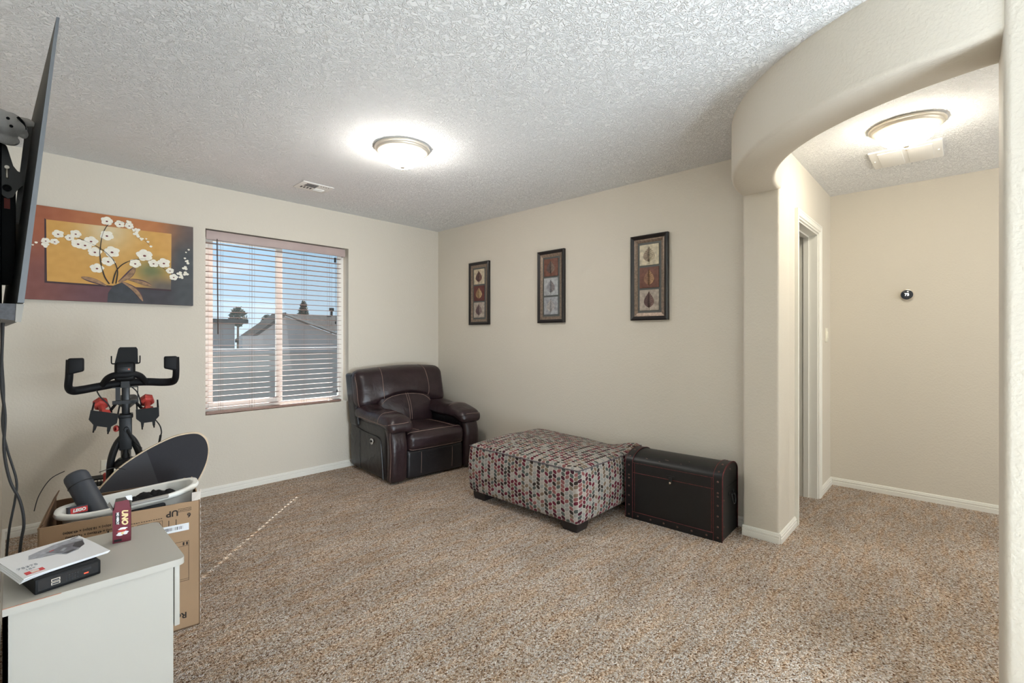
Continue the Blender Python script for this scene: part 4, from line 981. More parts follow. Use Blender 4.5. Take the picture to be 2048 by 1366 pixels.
# ================================================================== cardboard box and its contents
CB = mat('brown_cardboard', (166, 136, 106), .85, noise_col=(5,.06), bump=(120,.15,.001)); CBI = mat('cardboard_inside', (112, 86, 64), .9, noise_col=(8,.1)); INK = mat('black_carton_ink', (44,36,32), .8)
Bx = thing('cardboard_box', 'open brown cardboard box with upside-down printing behind the white cabinet', 'box', (.057, 2.466, 0), (0,0,math.radians(-8.6)))
bw, bd_, bh, bt = .502, .43, .539, .005
m = MB()
def wavy(x0_, y0_, x1_, y1_, z1_, sd_):
    # a carton wall with an uneven torn upper edge
    n_ = 14; vs = []; d = Vector((x1_-x0_, y1_-y0_, 0)); nn = Vector((-d.y, d.x, 0)).normalized()*bt
    for w in (0, 1):
        for k in range(n_+1):
            p = Vector((x0_, y0_, 0))+d*k/n_+nn*w; vs.append(p); vs.append(p+Vector((0,0,z1_+.004*noise.noise(Vector((k*.9+sd_,0,0))))))
    fs = []; N_ = 2*(n_+1)
    for k in range(n_):
        fs += [(2*k,2*k+2,2*k+3,2*k+1), (N_+2*k,N_+2*k+1,N_+2*k+3,N_+2*k+2), (2*k+1,2*k+3,N_+2*k+3,N_+2*k+1), (2*k,N_+2*k,N_+2*k+2,2*k+2)]
    fs += [(0,1,N_+1,N_), (2*n_,N_+2*n_,N_+2*n_+1,2*n_+1)]
    return vs, fs
for args in ((0,0,bw,0,bh,1), (bw,0,bw,bd_,bh,2), (bw,bd_,0,bd_,bh-.012,3), (0,bd_,0,0,bh+.0,4)):
    vs, fs = wavy(*args); b0 = len(m.f); m.add(vs, fs)
    for i in range(b0, len(m.f)):
        if (i-b0) % 4 == 1 and i-b0 < 56: m.m[i] = 1
m.box((0,0,0), (bw,bd_,bt), 1); m.build('carton_walls', [CB, CBI], parent=Bx, smooth=False)
m = MB(); m.add([(-.004,bd_,bh),(-.004,.02,bh-.01),(.012,.0,bh+.012),(.012,bd_,bh+.03),(.0,bd_,bh),(.0,.02,bh-.01),(.016,.0,bh+.012),(.016,bd_,bh+.03)], [(0,1,2,3),(7,6,5,4),(0,4,5,1),(1,5,6,2),(2,6,7,3),(3,7,4,0)]); m.build('torn_flap', CBI, parent=Bx, smooth=False)
m = MB(); m.add([(bw,.03,bh-.02),(bw,.12,bh-.01),(bw+.012,.11,bh+.02),(bw-.004,.03,bh+.035)], [(0,1,2,3)]); m.add([(bw-.03,.002,bh-.005),(bw-.0,.002,bh-.02),(bw+.006,.03,bh+.03),(bw-.028,.03,bh+.03)], [(0,1,2,3)])
for k in range(16):
    z = bh-.52*k/16-.01; m.add([(bw+.0005,.004,z),(bw+.0005,.012,z-.005),(bw+.0045,.012+.004*(k%2),z-.02),(bw+.0005,.004,z-.03)], [(0,1,2,3)])
m.build('torn_paper_edge', mat('torn_white_paper', (206,198,190), .9), parent=Bx, smooth=False)
def bf(x, z, rot=PI): return Matrix.Translation((x, -.0008, z)) @ Matrix.Rotation(PI/2, 4, 'X') @ Matrix.Rotation(rot, 4, 'Z')
def btext(name, s_, x, z, size, bold=0, rot=PI, al='CENTER'): text_part(name, s_, INK, Bx, bf(x, z, rot), size, world=False, bold=bold, align=al)
btext('up_lettering', 'UP', .404, bh-.036, .034, .0010)
btext('number_lettering', '6', .462, bh-.055, .026, .0008)
btext('size_lettering', '17.60(in) x 18.50(in) x 49.30(in)', .145, bh-.036, .0120, .0002)
btext('size_lettering', '44.8(cm) x 47.0(cm) x 125.2(cm)', .155, bh-.054, .0120, .0002)
btext('refrigerator_lettering', 'Refrigerator', .455, .060, .034, .0008, al='LEFT')
btext('handling_lettering', 'KEEP UPRIGHT   HANDLE WITH CARE   DO NOT STACK', .285, bh-.052, .0075) if False else None
m = MB()
def ink(x0_, z0_, x1_, z1_, t_=.0006): m.box((x0_,-t_,z0_), (x1_,0,z1_))
for x in (.392, .417):
    ink(x-.0012, bh-.093, x+.0012, bh-.064); m.prism([(x-.008,bh-.086),(x,bh-.100),(x+.008,bh-.086),(x,bh-.091)], lambda u, v, w: Vector((u,-w,v)), .0006)
for x0_ in (.238, .288, .333):                       # three framed pictograms
    z0_, z1_, s_ = bh-.096, bh-.058, .0012
    x1_ = x0_+.038; ink(x0_,z0_,x1_,z0_+s_); ink(x0_,z1_-s_,x1_,z1_); ink(x0_,z0_,x0_+s_,z1_); ink(x1_-s_,z0_,x1_,z1_)
    for k in range(3):
        m.prism([(x0_+.008+k*.009,z0_+.008),(x0_+.012+k*.009,z0_+.020),(x0_+.007+k*.009,z0_+.032),(x0_+.010+k*.009,z0_+.033),(x0_+.016+k*.009,z0_+.020),(x0_+.011+k*.009,z0_+.008)], lambda u, v, w: Vector((u,-w,v)), .0006)
ink(.196, bh-.104, .201, bh-.058); ink(.201, bh-.104, .211, bh-.097); ink(.212, bh-.087, .229, bh-.064)
for k in range(13): ink(.268+k*.0080, bh-.050+.0, .2735+k*.0080-(.002 if k % 5 == 3 else 0), bh-.0475)
m.box((.425,-.0006,bh-.036), (.470,0,bh-.0345)); m.box((.425,-.0006,bh-.024), (.470,0,bh-.0225)); m.box((.425,-.0006,bh-.036), (.4262,0,bh-.0225)); m.box((.4688,-.0006,bh-.036), (.470,0,bh-.0225))
for k in range(7): ink(.430+k*.0055, bh-.031, .4335+k*.0055, bh-.028)
for (xa_, za_, xb_, zb2) in ((.30,bh-.185,.462,bh-.1838),(.30,bh-.165,.462,bh-.1638),(.4608,.205,.462,bh-.1638),(.30,.205,.462,.2062),(.30,.213,.462,.2140)): ink(xa_, za_, xb_, zb2)
for x in (.452, .440): ink(x, bh-.181, x+.006, bh-.168)
m.build('printed_marks', INK, parent=Bx, smooth=False)
m = MB(); m.box((.325,-.0012,bh-.118), (.462,0,bh-.088)); lbp = m.build('white_label', PAPER, parent=Bx, smooth=False, label='white barcode sticker')
m = MB(); random.seed(2)
x = .335
while x < .44:
    wd = random.choice((.0008,.0016,.0026)); m.box((x,-.0016,bh-.109), (x+wd,-.001,bh-.096)); x += wd+random.choice((.001,.002,.004))
m.build('barcode', INK, parent=lbp, smooth=False)
# white tub
TUBM = mat('white_tub_plastic', (246,246,241), .35); GRIP = mat('soft_grey_grip', (168,164,158), .6)
Tb = thing('plastic_tub', 'long white plastic tub with grey grips sitting in the cardboard box', 'tub', (.374, 2.640, .280), (math.radians(1), math.radians(-4.8), math.radians(-8.6))); Tb.scale = (.97, .74, 1)
def tubring(L_, W_, z, n=56, e=2.9):
    out = []
    for k in range(n):
        a = 2*PI*k/n; c, s_ = math.cos(a), math.sin(a)
        out.append(Vector((L_*math.copysign(abs(c)**(2/e), c), W_*math.copysign(abs(s_)**(2/e), s_), z+.010*(c*c) )))
    return out
rings = [tubring(.17,.075,.01), tubring(.205,.105,.05), tubring(.222,.128,.14), tubring(.230,.138,.225), tubring(.232,.140,.243), tubring(.252,.160,.247), tubring(.256,.164,.256), tubring(.252,.160,.266), tubring(.236,.144,.268), tubring(.224,.132,.262), tubring(.214,.122,.14), tubring(.195,.096,.06), tubring(.165,.07,.022)]
m = MB(); n_ = 56; vs = [p for r_ in rings for p in r_]; fs = [(i*n_+k, i*n_+(k+1) % n_, (i+1)*n_+(k+1) % n_, (i+1)*n_+k) for i in range(len(rings)-1) for k in range(n_)]
fs += [tuple(reversed(range(n_))), tuple((len(rings)-1)*n_+k for k in range(n_))]; m.add(vs, fs); m.build('basin', TUBM, parent=Tb, angle=60)
m = MB(); m.rbox((-.03,-.163,.2575), (.135,-.132,.2715), .007, n=3, mid=4); m.build('rim_grip', GRIP, parent=Tb, label='light grey rubber grip on the near rim')
m = MB(); m.rbox((-.02,-.149,.195), (.120,-.128,.238), .018, n=3, mid=4); m.build('handle_recess', mat('dark_hand_hole', (40,42,48), .6), parent=Tb, label='dark patch for the shaded hand hole under the near rim')  # dark solid standing for the shade inside the hand hole
TB_M = ROOT[Tb.name]
def bunch(name, label, cat, c, sz, mt, amp, fr, sd_):
    m = MB(); nx, ny = 36, 24; vs = []; fs = []
    for j in range(ny+1):
        for i in range(nx+1):
            u, v = i/nx*2-1, j/ny*2-1; rr_ = max(0, 1-(abs(u)**3+abs(v)**3))
            h_ = rr_**.5*sz[2]*(.55+amp*abs(noise.noise(Vector((u*fr+sd_, v*fr, 1.3))))*2+.3*noise.noise(Vector((u*fr*2.2, v*fr*2.2, sd_))))
            vs.append((u*sz[0], v*sz[1], h_))
    n0 = len(vs); vs += [(p[0], p[1], -.01) for p in vs]
    for j in range(ny):
        for i in range(nx):
            a_ = j*(nx+1)+i; fs.append((a_,a_+1,a_+nx+2,a_+nx+1)); fs.append((n0+a_,n0+a_+nx+1,n0+a_+nx+2,n0+a_+1))
    m.add([Vector(p)+Vector(c) for p in vs], fs); o = m.build(name, mt); tag(o, label, cat); return o
cl = bunch('crumpled_cloth', 'crumpled black cloth lying in the white tub', 'cloth', (0,0,0), (.10,.065,.050), mat('black_cloth', (17,17,21), .9), .35, 2.2, 4)
cl.location = (.425, 2.645, .503); cl.rotation_euler = (0, math.radians(-5), math.radians(-8.6))
# foam roller
fr0, fr1 = Vector((.178, 2.79, .652)), Vector((.288, 2.600, .375))
Fr = thing('foam_roller', 'thick dark grey foam roller leaning out of the white tub', 'foam roller', tuple(fr1))
FO = mat('charcoal_foam', (58,62,70), .55, bump=(90,.2,.002))
ax = (fr0-fr1); Ln = ax.length; rr = .043
m = MB(); m.lathe([(0,0),(rr-.006,0),(rr,.006),(rr,Ln-.020),(rr-.003,Ln-.008),(rr-.012,Ln),(0,Ln)], fr1, n=48, axis=ax); m.build('roller_body', FO, parent=Fr, world=True)
m = MB(); m.lathe([(rr+.0012,Ln-.060),(rr+.0022,Ln-.058),(rr+.0012,Ln-.056)], fr1, n=48, axis=ax); m.build('strap_band', CORD, parent=Fr, world=True)
m = MB(); m.tube([(.055,2.80,.52),(.070,2.83,.575),(.105,2.84,.635),(.15,2.84,.66)], .0018, n=5, smooth=5); m.tube([(.26,2.80,.64),(.31,2.82,.645),(.36,2.86,.62)], .0018, n=5, smooth=5); m.build('strap_cord', CORD, parent=Fr, world=True)
# small toy box in the tub
Lg = thing('toy_box', 'little dark toy carton with a red name panel inside the white tub', 'box', (.175, 2.630, .503), (math.radians(-12),0,math.radians(8)))
m = MB(); m.rbox((-.028,-.010,0), (.034,.020,.048), .001, n=1); m.build('carton', mat('navy_carton', (34,34,50), .4), parent=Lg)
m = MB(); m.box((-.020,-.0108,.020), (.033,-.0095,.042)); m.build('red_panel', mat('logo_red', (206,30,28), .4), parent=Lg, smooth=False)
text_part('name_lettering', 'LEGO', WL, Lg, Matrix.Translation((.0065,-.0116,.031)) @ Matrix.Rotation(PI/2, 4, 'X'), .0155, world=False, bold=.0010, shear=.2)

# ================================================================== balance board
BO = [(.262,.483),(.294,.525),(.36,.597),(.459,.662),(.565,.710),(.631,.724),(.690,.722),(.724,.700),(.744,.660),(.748,.603),(.731,.531),(.684,.442),(.609,.359),(.48,.302),(.36,.298),(.284,.345),(.246,.420)]
Bd = thing('balance_board', 'big rounded wooden board with black grip surface propped behind the cardboard box', 'board', (.5, 3.03, 0))
BOs = [tuple(p) for p in spline([Vector((a, b, 0)) for a, b in BO+[BO[0]]], 5)][:-1]; BOs = [(p[0], p[1]) for p in BOs]
cen = (.50,.51); ins = [(cen[0]+(x-cen[0])*.972, cen[1]+(z-cen[1])*.965) for x, z in BOs]
lean_b = lambda u, v, w: Vector((u, 3.035-w+(v-.3)*.06, v))
m = MB(); m.prism(BOs, lean_b, .012); m.build('wood_deck', mat('pale_ply_edge', (206,184,154), .5, noise_col=(30,.1)), parent=Bd, world=True)
sa_, sb_ = Vector((.462,.68)), Vector((.522,.46)); dn = (sb_-sa_)
def sidept(p): return (p[0]-sa_.x)*dn.y-(p[1]-sa_.y)*dn.x
def clip(poly, sgn):
    out = []
    for i in range(len(poly)):
        a_, b_ = poly[i], poly[(i+1) % len(poly)]; da, db = sidept(a_)*sgn, sidept(b_)*sgn
        if da >= 0: out.append(a_)
        if da*db < 0: q = da/(da-db); out.append((a_[0]+(b_[0]-a_[0])*q, a_[1]+(b_[1]-a_[1])*q))
    return out
for sg, nm, c in ((1, 'grip_sheet', (62,62,67)), (-1, 'grip_sheet', (40,40,46))):
    m = MB(); m.prism(clip(ins, sg), lambda u, v, w: lean_b(u, v, .0121+w), .0012)
    m.build(nm, mat('grip_%d' % c[0], c, .8, bump=(500,.5,.0015)), parent=Bd, world=True, smooth=False, label='charcoal grip half' if sg == 1 else 'black grip half')
m = MB()
p0 = lean_b(.622,.472,.014); m.ball(p0, .013, n=12, sc=(1,.6,1)); m.ball(p0+Vector((.006,-.004,.008)), .009, n=10); m.build('brass_bolt', mat('old_brass', (150,118,74), .45, .6), parent=Bd, world=True, label='little brass coloured fitting')

# ================================================================== exercise bike
K = thing('exercise_bike', 'black upright exercise bike with wide handlebars standing below the orchid painting', 'exercise bike', (.40, 3.17, 0), (0,0,math.radians(-7.5)))
class KB(MB):
    def build(s, *a, **k):
        s.v = [Vector((v.x*.75, v.y, v.z)) for v in s.v]; return MB.build(s, *a, **k)
GR = mat('bar_grip_rubber', (17,18,21), .6, spec=.25)
hb = mat('satin_black_steel', (26,27,29), .36, .3)
m = KB(); rH = .0205
m.tube([(-.276,-.10,1.138),(-.280,-.095,1.06),(-.286,-.07,1.005),(-.270,-.035,.984),(-.225,-.015,.984),(-.134,0,.995),(-.03,.005,1.006),(.10,.003,1.008),(.205,-.012,1.002),(.262,-.035,1.006),(.277,-.07,1.025),(.279,-.095,1.07),(.277,-.10,1.140)], rH, n=14, smooth=7); m.build('handlebar', GR, parent=K)
m = KB(); m.tube([(-.125,-.002,1.000),(-.098,-.045,1.035),(-.06,-.07,1.052),(0,-.075,1.053),(.04,-.07,1.056),(.082,-.045,1.040),(.112,-.005,1.004)], .0175, n=12, smooth=6); m.build('arm_rest_loop', GR, parent=K)
for s_, nx in ((-1,'l'), (1,'r')):
    m = KB(); xa_, xb_ = sorted((s_*.208, s_*.285)); m.rbox((xa_,-.130,1.068), (xb_,-.085,1.146), .010, n=3, fn=lambda p: Vector((p[0], p[1], p[2]+ (.012 if abs(p[0]) < .23 and p[2] < 1.1 else 0)))); m.build('bar_end_pad', GR, parent=K)
m = KB(); m.rbox((-.060,-.085,1.020), (.052,-.02,1.122), .018, n=4, mid=3); co = m.build('console', BLACKP, parent=K)
m = KB(); m.rbox((-.045,-.088,1.070), (.030,-.083,1.096), .002, n=2); m.build('console_panel', GREYM, parent=co)
m = KB(); m.box((.012,-.0895,1.080), (.022,-.088,1.086)); m.build('orange_key', mat('orange_key', (190,80,40), .5), parent=co, smooth=False)
m = KB()
tr = [(-.060,1.108),(.066,1.108),(.064,1.185),(.056,1.196),(-.030,1.196),(-.039,1.188)]
m.prism(tr, lambda u, v, w: Vector((u, -.075+w-(v-1.108)*.15, v)), .010); ty_ = m.build('media_tray', BLACKP, parent=K)
for s_, x in ((-1,-.072), (1,.074)):
    m = KB(); m.tube([(x*.8,-.075,1.112),(x,-.080,1.114),(x*1.03,-.085,1.125),(x*1.03,-.088,1.152)], .0035, n=8, smooth=3); m.build('holder_clip', BLACKP, parent=ty_)
m = KB(); m.box((-.026,-.03,.992), (.020,.03,1.024)); m.rbox((-.030,-.028,.985), (.024,.035,1.0), .004, n=2); m.build('bar_clamp', GREYM, parent=K, smooth=False)
m = KB()
m.box((-.072,-.03,.984), (.068,-.02,.989)); m.box((.062,-.03,.912), (.068,-.02,.989)); m.box((-.072,-.035,.900), (.070,-.01,.918)); m.box((-.055,-.02,.918), (-.030,.02,.986)); m.build('rack_bracket', GREYM, parent=K, smooth=False)
m = KB(); m.rbox((-.022,-.02,.82), (.022,.03,1.0), .006, n=2); m.build('inner_post', hb, parent=K)
m = KB(); m.rbox((-.036,-.034,.66), (.034,.036,.845), .005, n=2); m.rbox((-.040,-.038,.826), (.040,.040,.845), .004, n=2); m.build('post_sleeve', GREYM, parent=K)
m = KB(); m.lathe([(0,0),(.026,0),(.024,.03),(.016,.045),(.018,.06),(.010,.07)], (0,0,.600), n=24); m.lathe([(0,0),(.035,.006),(.066,.03),(.064,.052),(.042,.070),(0,.072)], (0,-.01,.545), n=28); m.build('resistance_housing', GREYM, parent=K)
for s_ in (-1, 1):
    m = KB(); m.tube([(s_*.018,0,.722),(s_*.048,-.005,.690),(s_*.074,-.01,.630),(s_*.084,-.01,.560),(s_*.086,0,.43),(s_*.082,.02,.25),(s_*.070,.05,.09)], .021, n=12, smooth=6); m.build('fork_tube', GREYM, parent=K)
m = KB(); m.lathe([(.03,-.012),(.20,-.010),(.215,-.014),(.225,-.010),(.225,.010),(.215,.014),(.20,.010),(.03,.012)], (0,.10,.33), n=64, axis=(1,0,0)); m.cyl((-.075,.10,.33), (.075,.10,.33), .016); m.build('flywheel', GREYM, parent=K)
m = KB(); m.cyl((-.25,-.03,.035), (.25,-.03,.035), .030, n=16); m.cyl((-.25,.93,.035), (.25,.93,.035), .030, n=16); m.build('floor_stabilizer', hb, parent=K)
m = KB(); m.tube([(0,.02,.70),(0,.12,.60),(0,.40,.42),(0,.55,.30),(0,.90,.06)], .030, n=12, smooth=4); m.tube([(0,-.02,.05),(0,.2,.06),(0,.50,.24)], .022, n=10, smooth=4); m.build('main_frame', hb, parent=K)
m = KB(); m.tube([(0,.55,.30),(0,.66,.60),(0,.70,.80)], .020, n=10, smooth=3); m.build('seat_post', hb, parent=K)
m = KB(); m.rbox((-.075,.62,.800), (.075,.88,.860), .025, n=4, mid=6, fn=lambda p: Vector((p[0]*(.35+.65*min(1,max(0,(p[1]-.62)/.2))), p[1], p[2]+.02*(p[1]-.7)))); m.build('saddle', BLACKP, parent=K)
m = KB(); m.cyl((-.11,.42,.33), (.11,.42,.33), .014); m.tube([(-.10,.42,.33),(-.11,.38,.415)], .010, n=8); m.tube([(.10,.42,.33),(.11,.46,.245)], .010, n=8); m.lathe([(.0,-.005),(.085,-.004),(.085,.004),(0,.005)], (.06,.42,.33), n=32, axis=(1,0,0)); m.build('crank_set', GREYM, parent=K)
m = KB()
m.box((-.21,.34,.440), (-.13,.43,.447)); m.box((-.21,.34,.405), (-.13,.43,.411))
for x in (-.21,-.19,-.17,-.15,-.135): m.box((x,.335,.407), (x+.005,.345,.445))
m.tube([(-.21,.335,.41),(-.18,.30,.385),(-.15,.30,.38),(-.13,.335,.405)], .003, n=6, smooth=3); pe = m.build('toe_cage_pedal', BLACKP, parent=K, smooth=False)
m = KB(); m.rbox((-.135,.325,.375), (-.112,.352,.460), .006, n=2); m.ball((-.124,.338,.463), .014, n=10); m.build('red_toe_strap', RED, parent=pe, label='red strap on the pedal')
m = KB(); m.tube([(.11,.46,.245),(.16,.46,.245)], .008, n=8); m.rbox((.13,.40,.235), (.21,.50,.255), .004, n=2); m.build('pedal', BLACKP, parent=K)
m = KB(); m.lathe([(0,-.012),(.010,-.012),(.0165,-.004),(.0165,.008),(.008,.014)], (-.050,-.012,.774), n=20, axis=(-.5,-1,0)); m.build('resistance_knob', RED, parent=K, label='round red knob')
m = KB(); m.lathe([(0,.012),(.012,.012),(.014,0),(.014,-.02)], (.004,-.036,.768), n=16, axis=(0,-1,0)); m.tube([(.010,-.048,.766),(.035,-.058,.725),(.060,-.060,.690),(.088,-.055,.664)], [.010,.008,.005,.003], n=8, smooth=4); m.build('clamp_lever', GREYM, parent=K)
m = KB(); m.tube([(-.118,-.01,.985),(-.10,-.03,.945),(-.07,-.03,.905),(-.055,-.02,.86)], .003, n=6, smooth=5); m.tube([(.02,-.02,.99),(.045,-.03,.96),(.058,-.03,.915),(.064,-.02,.87)], .003, n=6, smooth=5); m.tube([(.122,-.03,.805),(.142,-.03,.77),(.149,-.03,.735),(.146,-.02,.715)], .003, n=6, smooth=5); m.tube([(.146,-.02,.717),(.138,-.02,.665)], .0055, n=8); split_tubes(m, 'brake_cable', CORD, K)
def cradle(xc, zc, tilt, k):
    M_ = Matrix.Translation((xc, -.075, zc)) @ Matrix.Rotation(tilt, 4, 'Y')
    m = KB()
    fp = [(-.058*k,.042),(.056*k,.042),(.056*k,-.004),(.036*k,-.024),(.034*k,-.050),(.022*k,-.050),(.020*k,-.030),(-.020*k,-.030),(-.024*k,-.052),(-.034*k,-.052),(-.036*k,-.026),(-.058*k,-.004)]
    m.prism(fp, lambda u, v, w: M_ @ Vector((u, -.072+w, v)), .007)
    m.prism([(-.056*k,.02),(.054*k,.02),(.05*k,.012),(-.052*k,.012)], lambda u, v, w: M_ @ Vector((u, -.070+w, v-.024)), .15)
    for s_ in (-1, 1):
        x = s_*.056*k
        m.prism([(-.070,-.004),(-.070,.040),(-.028,.075),(-.016,.076),(-.008,.03),(.05,.016),(.085,.016),(.085,-.004)], lambda u, v, w: M_ @ Vector((x-s_*w, u, v)), .009)
    m.tube([M_ @ Vector((s2*.03*k,-.070,-.050)) for s2 in (-1,)] + [M_ @ Vector((-.030*k,-.084,-.058)), M_ @ Vector((-.030*k,-.092,-.050))], .0045, n=6)
    m.tube([M_ @ Vector((.028*k,-.070,-.048)), M_ @ Vector((.028*k,-.084,-.056)), M_ @ Vector((.028*k,-.092,-.048))], .0045, n=6)
    m.tube([M_ @ Vector((0,.03,.0)), Vector((xc*.45, -.02, .905))], .008, n=8)
    m.build('dumbbell_cradle', BLACKP, parent=K)
cradle(-.112, .838, math.radians(12), 1.25); cradle(.118, .840, math.radians(-2), 1.10)
def dumbbell(loc, label, rz, tilt):
    from mathutils import Euler
    W0 = ROOT[K.name] @ Vector((loc[0]*.75, loc[1], loc[2]))
    t = thing('hand_dumbbell', label, 'dumbbell', tuple(W0), (tilt, 0, rz), group='red hand weights on the bike')
    for s_ in (-1, 1):
        m = MB(); m.lathe([(0,-.025),(.023,-.025),(.031,-.017),(.0335,0),(.031,.017),(.021,.025),(0,.025)], (0, s_*.052, 0), n=6, axis=(0,1,0)); m.build('weight_head', RED, parent=t, smooth=False)
    m = MB(); m.lathe([(.015,-.032),(.013,0),(.015,.032)], (0,0,0), n=20, axis=(0,1,0)); m.build('grip', RED, parent=t)
dumbbell((-.122,-.045,.880), 'small red dumbbell in the left cradle of the exercise bike', math.radians(2), math.radians(30))
dumbbell((.118,-.045,.882), 'small red dumbbell in the right cradle of the exercise bike', math.radians(-7), math.radians(30))

# ================================================================== television on its wall arm
TVs = thing('television', 'large flat television seen edge-on at the left, tilted out from the wall', 'television', (.012, 1.70, 1.334))
ang = math.radians(2.0); TL = 1.33; thb, tht = .0118, .0062; TH = .748
ux = Vector((-math.sin(ang), math.cos(ang), 0)); nx_ = Vector((math.cos(ang), math.sin(ang), 0))
P0 = Vector((.0042, 1.70, 1.334))
def tvp(s_, t_, w_): # along, up (0..1), depth
    return P0 + ux*s_ + Vector((0,0,TH*t_)) + nx_*(.0700*t_ + w_*(thb*(1-t_)+tht*t_))
m = MB()
vs = [tvp(a_, b_, c_) for a_, b_, c_ in ((0,0,0),(0,0,1),(0,1,1),(0,1,0),(TL,0,0),(TL,0,1),(TL,1,1),(TL,1,0))]
m.add(vs, [(0,3,2,1),(4,5,6,7),(0,1,5,4),(2,3,7,6),(1,2,6,5),(0,4,7,3)])
for f_i in range(len(m.f)): m.m[f_i] = 0
m.m[0] = 1; m.m[1] = 1; m.m[4] = 2
SIL = mat('silver_bezel', (98,101,104), .5, .3)
m.build('panel', [mat('tv_back_black', (32,33,36), .5), SIL, mat('tv_screen', (10,10,12), .1)], parent=TVs, world=True, smooth=False)
m = MB()
q0 = tvp(.03,0,.1)
m.add([q0+Vector((-.030,0,-.002)), q0+Vector((.006,0,-.002)), q0+Vector((.003,0,-.046)), q0+Vector((-.030,0,-.040)), q0+ux*.9+Vector((-.010,0,-.002)), q0+ux*.9+Vector((.006,0,-.002)), q0+ux*.9+Vector((.003,0,-.046)), q0+ux*.9+Vector((-.010,0,-.040))], [(0,1,2,3),(7,6,5,4),(0,4,5,1),(1,5,6,2),(2,6,7,3),(3,7,4,0)])
m.build('speaker_bar', mat('dark_ribbed_plastic', (52,52,56), .45, noise_col=(120,.3)), parent=TVs, world=True, smooth=False)
m = MB(); m.add([q0+Vector((-.002,-.004,-.002)), q0+Vector((.012,-.004,-.002)), q0+Vector((.006,-.004,-.048)), q0+Vector((-.004,-.004,-.048)), q0+Vector((-.002,.002,-.002)), q0+Vector((.012,.002,-.002)), q0+Vector((.006,.002,-.048)), q0+Vector((-.004,.002,-.048))], [(0,1,2,3),(7,6,5,4),(0,4,5,1),(1,5,6,2),(2,6,7,3),(3,7,4,0)])
m.build('bar_end_cap', mat('pale_plastic_cap', (140,136,128), .4), parent=TVs, world=True, smooth=False)
Mt = thing('tv_wall_bracket', 'dark grey jointed metal arm holding the television off the wall', 'wall bracket', (-.055, 2.3, 1.75))
MTM = mat('grey_bracket_steel', (84,84,82), .45, .4)
m = MB()
for zz0, zz1 in ((.40, .85),):
    a_ = tvp(.60, zz0, -.2); b_ = tvp(.60, zz1, -.2)
    for s_ in (0,):
        m.add([a_+Vector((-.012,0,0)), a_, b_, b_+Vector((-.016,0,0)), a_+ux*.03+Vector((-.012,0,0)), a_+ux*.03, b_+ux*.03, b_+ux*.03+Vector((-.016,0,0))], [(0,1,2,3),(7,6,5,4),(0,4,5,1),(1,5,6,2),(2,6,7,3),(3,7,4,0)])
m.build('tilt_rail', MTM, parent=Mt, world=True, smooth=False)
m = MB(); yb_ = 2.27
m.prism([(-.050,1.862),(-.040,1.886),(-.030,1.890),(-.018,1.875),(-.004,1.815),(.006,1.80),(.018,1.795),(.018,1.755),(.004,1.735),(-.004,1.712),(-.016,1.704),(-.028,1.712),(-.040,1.745),(-.052,1.79)], lambda u, v, w: Vector((u, yb_+w, v)), .008); pv = m.build('pivot_plate', MTM, parent=Mt, world=True, smooth=False)
m = MB(); m.cyl((-.018,yb_-.001,1.805), (-.018,yb_-.010,1.805), .0058, n=14); m.rbox((-.0215,yb_-.008,1.770), (-.0145,yb_-.001,1.800), .002, n=2); m.build('steel_bolt', NICKEL, parent=pv, world=True, label='bright steel bolt')
m = MB(); m.lathe([(.011,0),(.011,.004),(.007,.005),(.006,.003),(0,.003)], (-.018,yb_,1.738), n=18, axis=(0,-1,0)); m.build('pivot_cap', BLACKP, parent=pv, world=True)
m = MB(); m.rbox((-.036,yb_+.01,1.42), (.002,yb_+.03,1.735), .003, n=2); m.rbox((-.052,yb_-.01,1.30), (-.030,yb_+.05,1.90), .003, n=2); m.build('arm_bar', BLACKP, parent=Mt, world=True)
m = MB(); m.box((-.025,yb_+.008,1.672), (-.011,yb_+.0105,1.706)); m.build('red_label', mat('red_label_print', (156,62,46), .5), parent=Mt, world=True, smooth=False, label='small red label')
# plush elephant
Pl = thing('plush_elephant', 'grey plush elephant tucked behind the television top', 'soft toy', (-.015, 2.20, 1.87))
PM = mat('grey_plush', (222,218,212), .95, bump=(300,.6,.002), sheen=.5)
m = MB(); c = Vector((-.012, 2.19, 1.925))
m.ball(c, .040, n=18, sc=(.95,.9,.95)); m.ball(c+Vector((.018,-.012,-.008)), .022, n=14); m.ball(c+Vector((.030,-.006,-.022)), .013, n=12, sc=(1,1,1.3))
m.ball(c+Vector((-.004,.01,-.046)), .026, n=14, sc=(1.1,.5,.75)); m.ball(c+Vector((.034,.02,.024)), .022, n=14, sc=(1.2,.5,.7)); m.ball(c+Vector((-.02,.03,-.02)), .030, n=14)
m.ball(c+Vector((-.020,.0,.018)), .028, n=14, sc=(.9,.8,.9))
bo = m.build('plush_body', PM, parent=Pl, world=True)
rm = bo.modifiers.new('blend', 'REMESH'); rm.mode = 'VOXEL'; rm.voxel_size = .0028; rm.use_smooth_shade = True
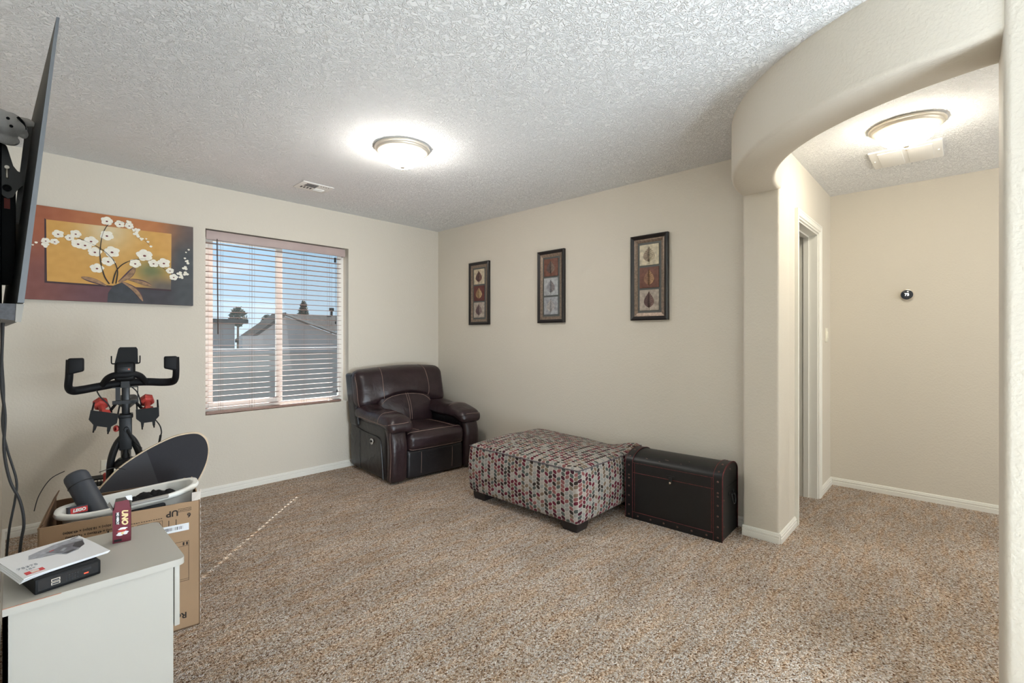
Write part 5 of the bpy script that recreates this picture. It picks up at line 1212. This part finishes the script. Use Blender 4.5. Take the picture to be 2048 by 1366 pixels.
sm = bo.modifiers.new('soft', 'SMOOTH'); sm.iterations = 6; sm.factor = .6
m = MB(); m.ball(c+Vector((-.003,-.0385,.006)), .0045, n=10); m.build('eye', BLACKP, parent=Pl, world=True)
m = MB(); m.ball(c+Vector((.004,-.0375,-.016)), .0045, n=10); m.build('eye', BLACKP, parent=Pl, world=True)
m = MB(); m.tube([c+Vector((.018,-.034,.018)), c+Vector((.030,-.024,.006)), c+Vector((.034,-.02,-.012))], .004, n=8, smooth=3); m.build('dark_trim', BLACKP, parent=Pl, world=True)

# ================================================================== cords on the left wall
def cord(label, pts, r=.0035, sm=6):
    m = MB(); m.tube(pts, r, n=8, smooth=sm); o = m.build('power_cord', CORD); tag(o, label, 'cord', 'cords below the television'); return o
cord('black cord hanging from the television, straighter of the two near the wall', [(-.030,2.25,1.303),(-.029,2.25,1.173),(-.025,2.25,1.059),(-.028,2.25,.962),(-.017,2.25,.879),(.003,2.25,.777),(.000,2.25,.712),(-.013,2.25,.617),(-.020,2.25,.50),(-.025,2.25,.25),(-.020,2.26,.02)], .0032)
cord('black cord hanging from the television, looping out furthest to the right', [(-.026,2.21,1.302),(-.030,2.21,1.11),(-.022,2.21,.998),(-.024,2.21,.886),(-.011,2.21,.786),(.011,2.21,.716),(.020,2.21,.640),(.011,2.21,.553),(.0,2.21,.3),(-.01,2.22,.02)], .0040)
cord('thick black cord running down the wall at the left side of the white cabinet', [(-.046,1.72,.70),(-.044,1.70,.55),(-.043,1.69,.40),(-.044,1.69,.15),(-.043,1.70,.01)], .0045)
# upright vacuum glimpsed through the door
Vc = thing('upright_vacuum', 'dark cleaner with a thin red pole glimpsed through the hall doorway', 'vacuum cleaner', (4.95, 1.03, 0))
m = MB(); m.tube([(5.05,1.07,.85),(4.97,1.03,.50),(4.94,1.01,.33)], .008, n=8, smooth=3); m.build('pole', mat('dark_red_pole', (92,34,32), .5), parent=Vc, world=True)
m = MB(); m.rbox((4.88,.97,.0), (5.00,1.06,.34), .02, n=3); m.build('motor_body', BLACKP, parent=Vc, world=True)
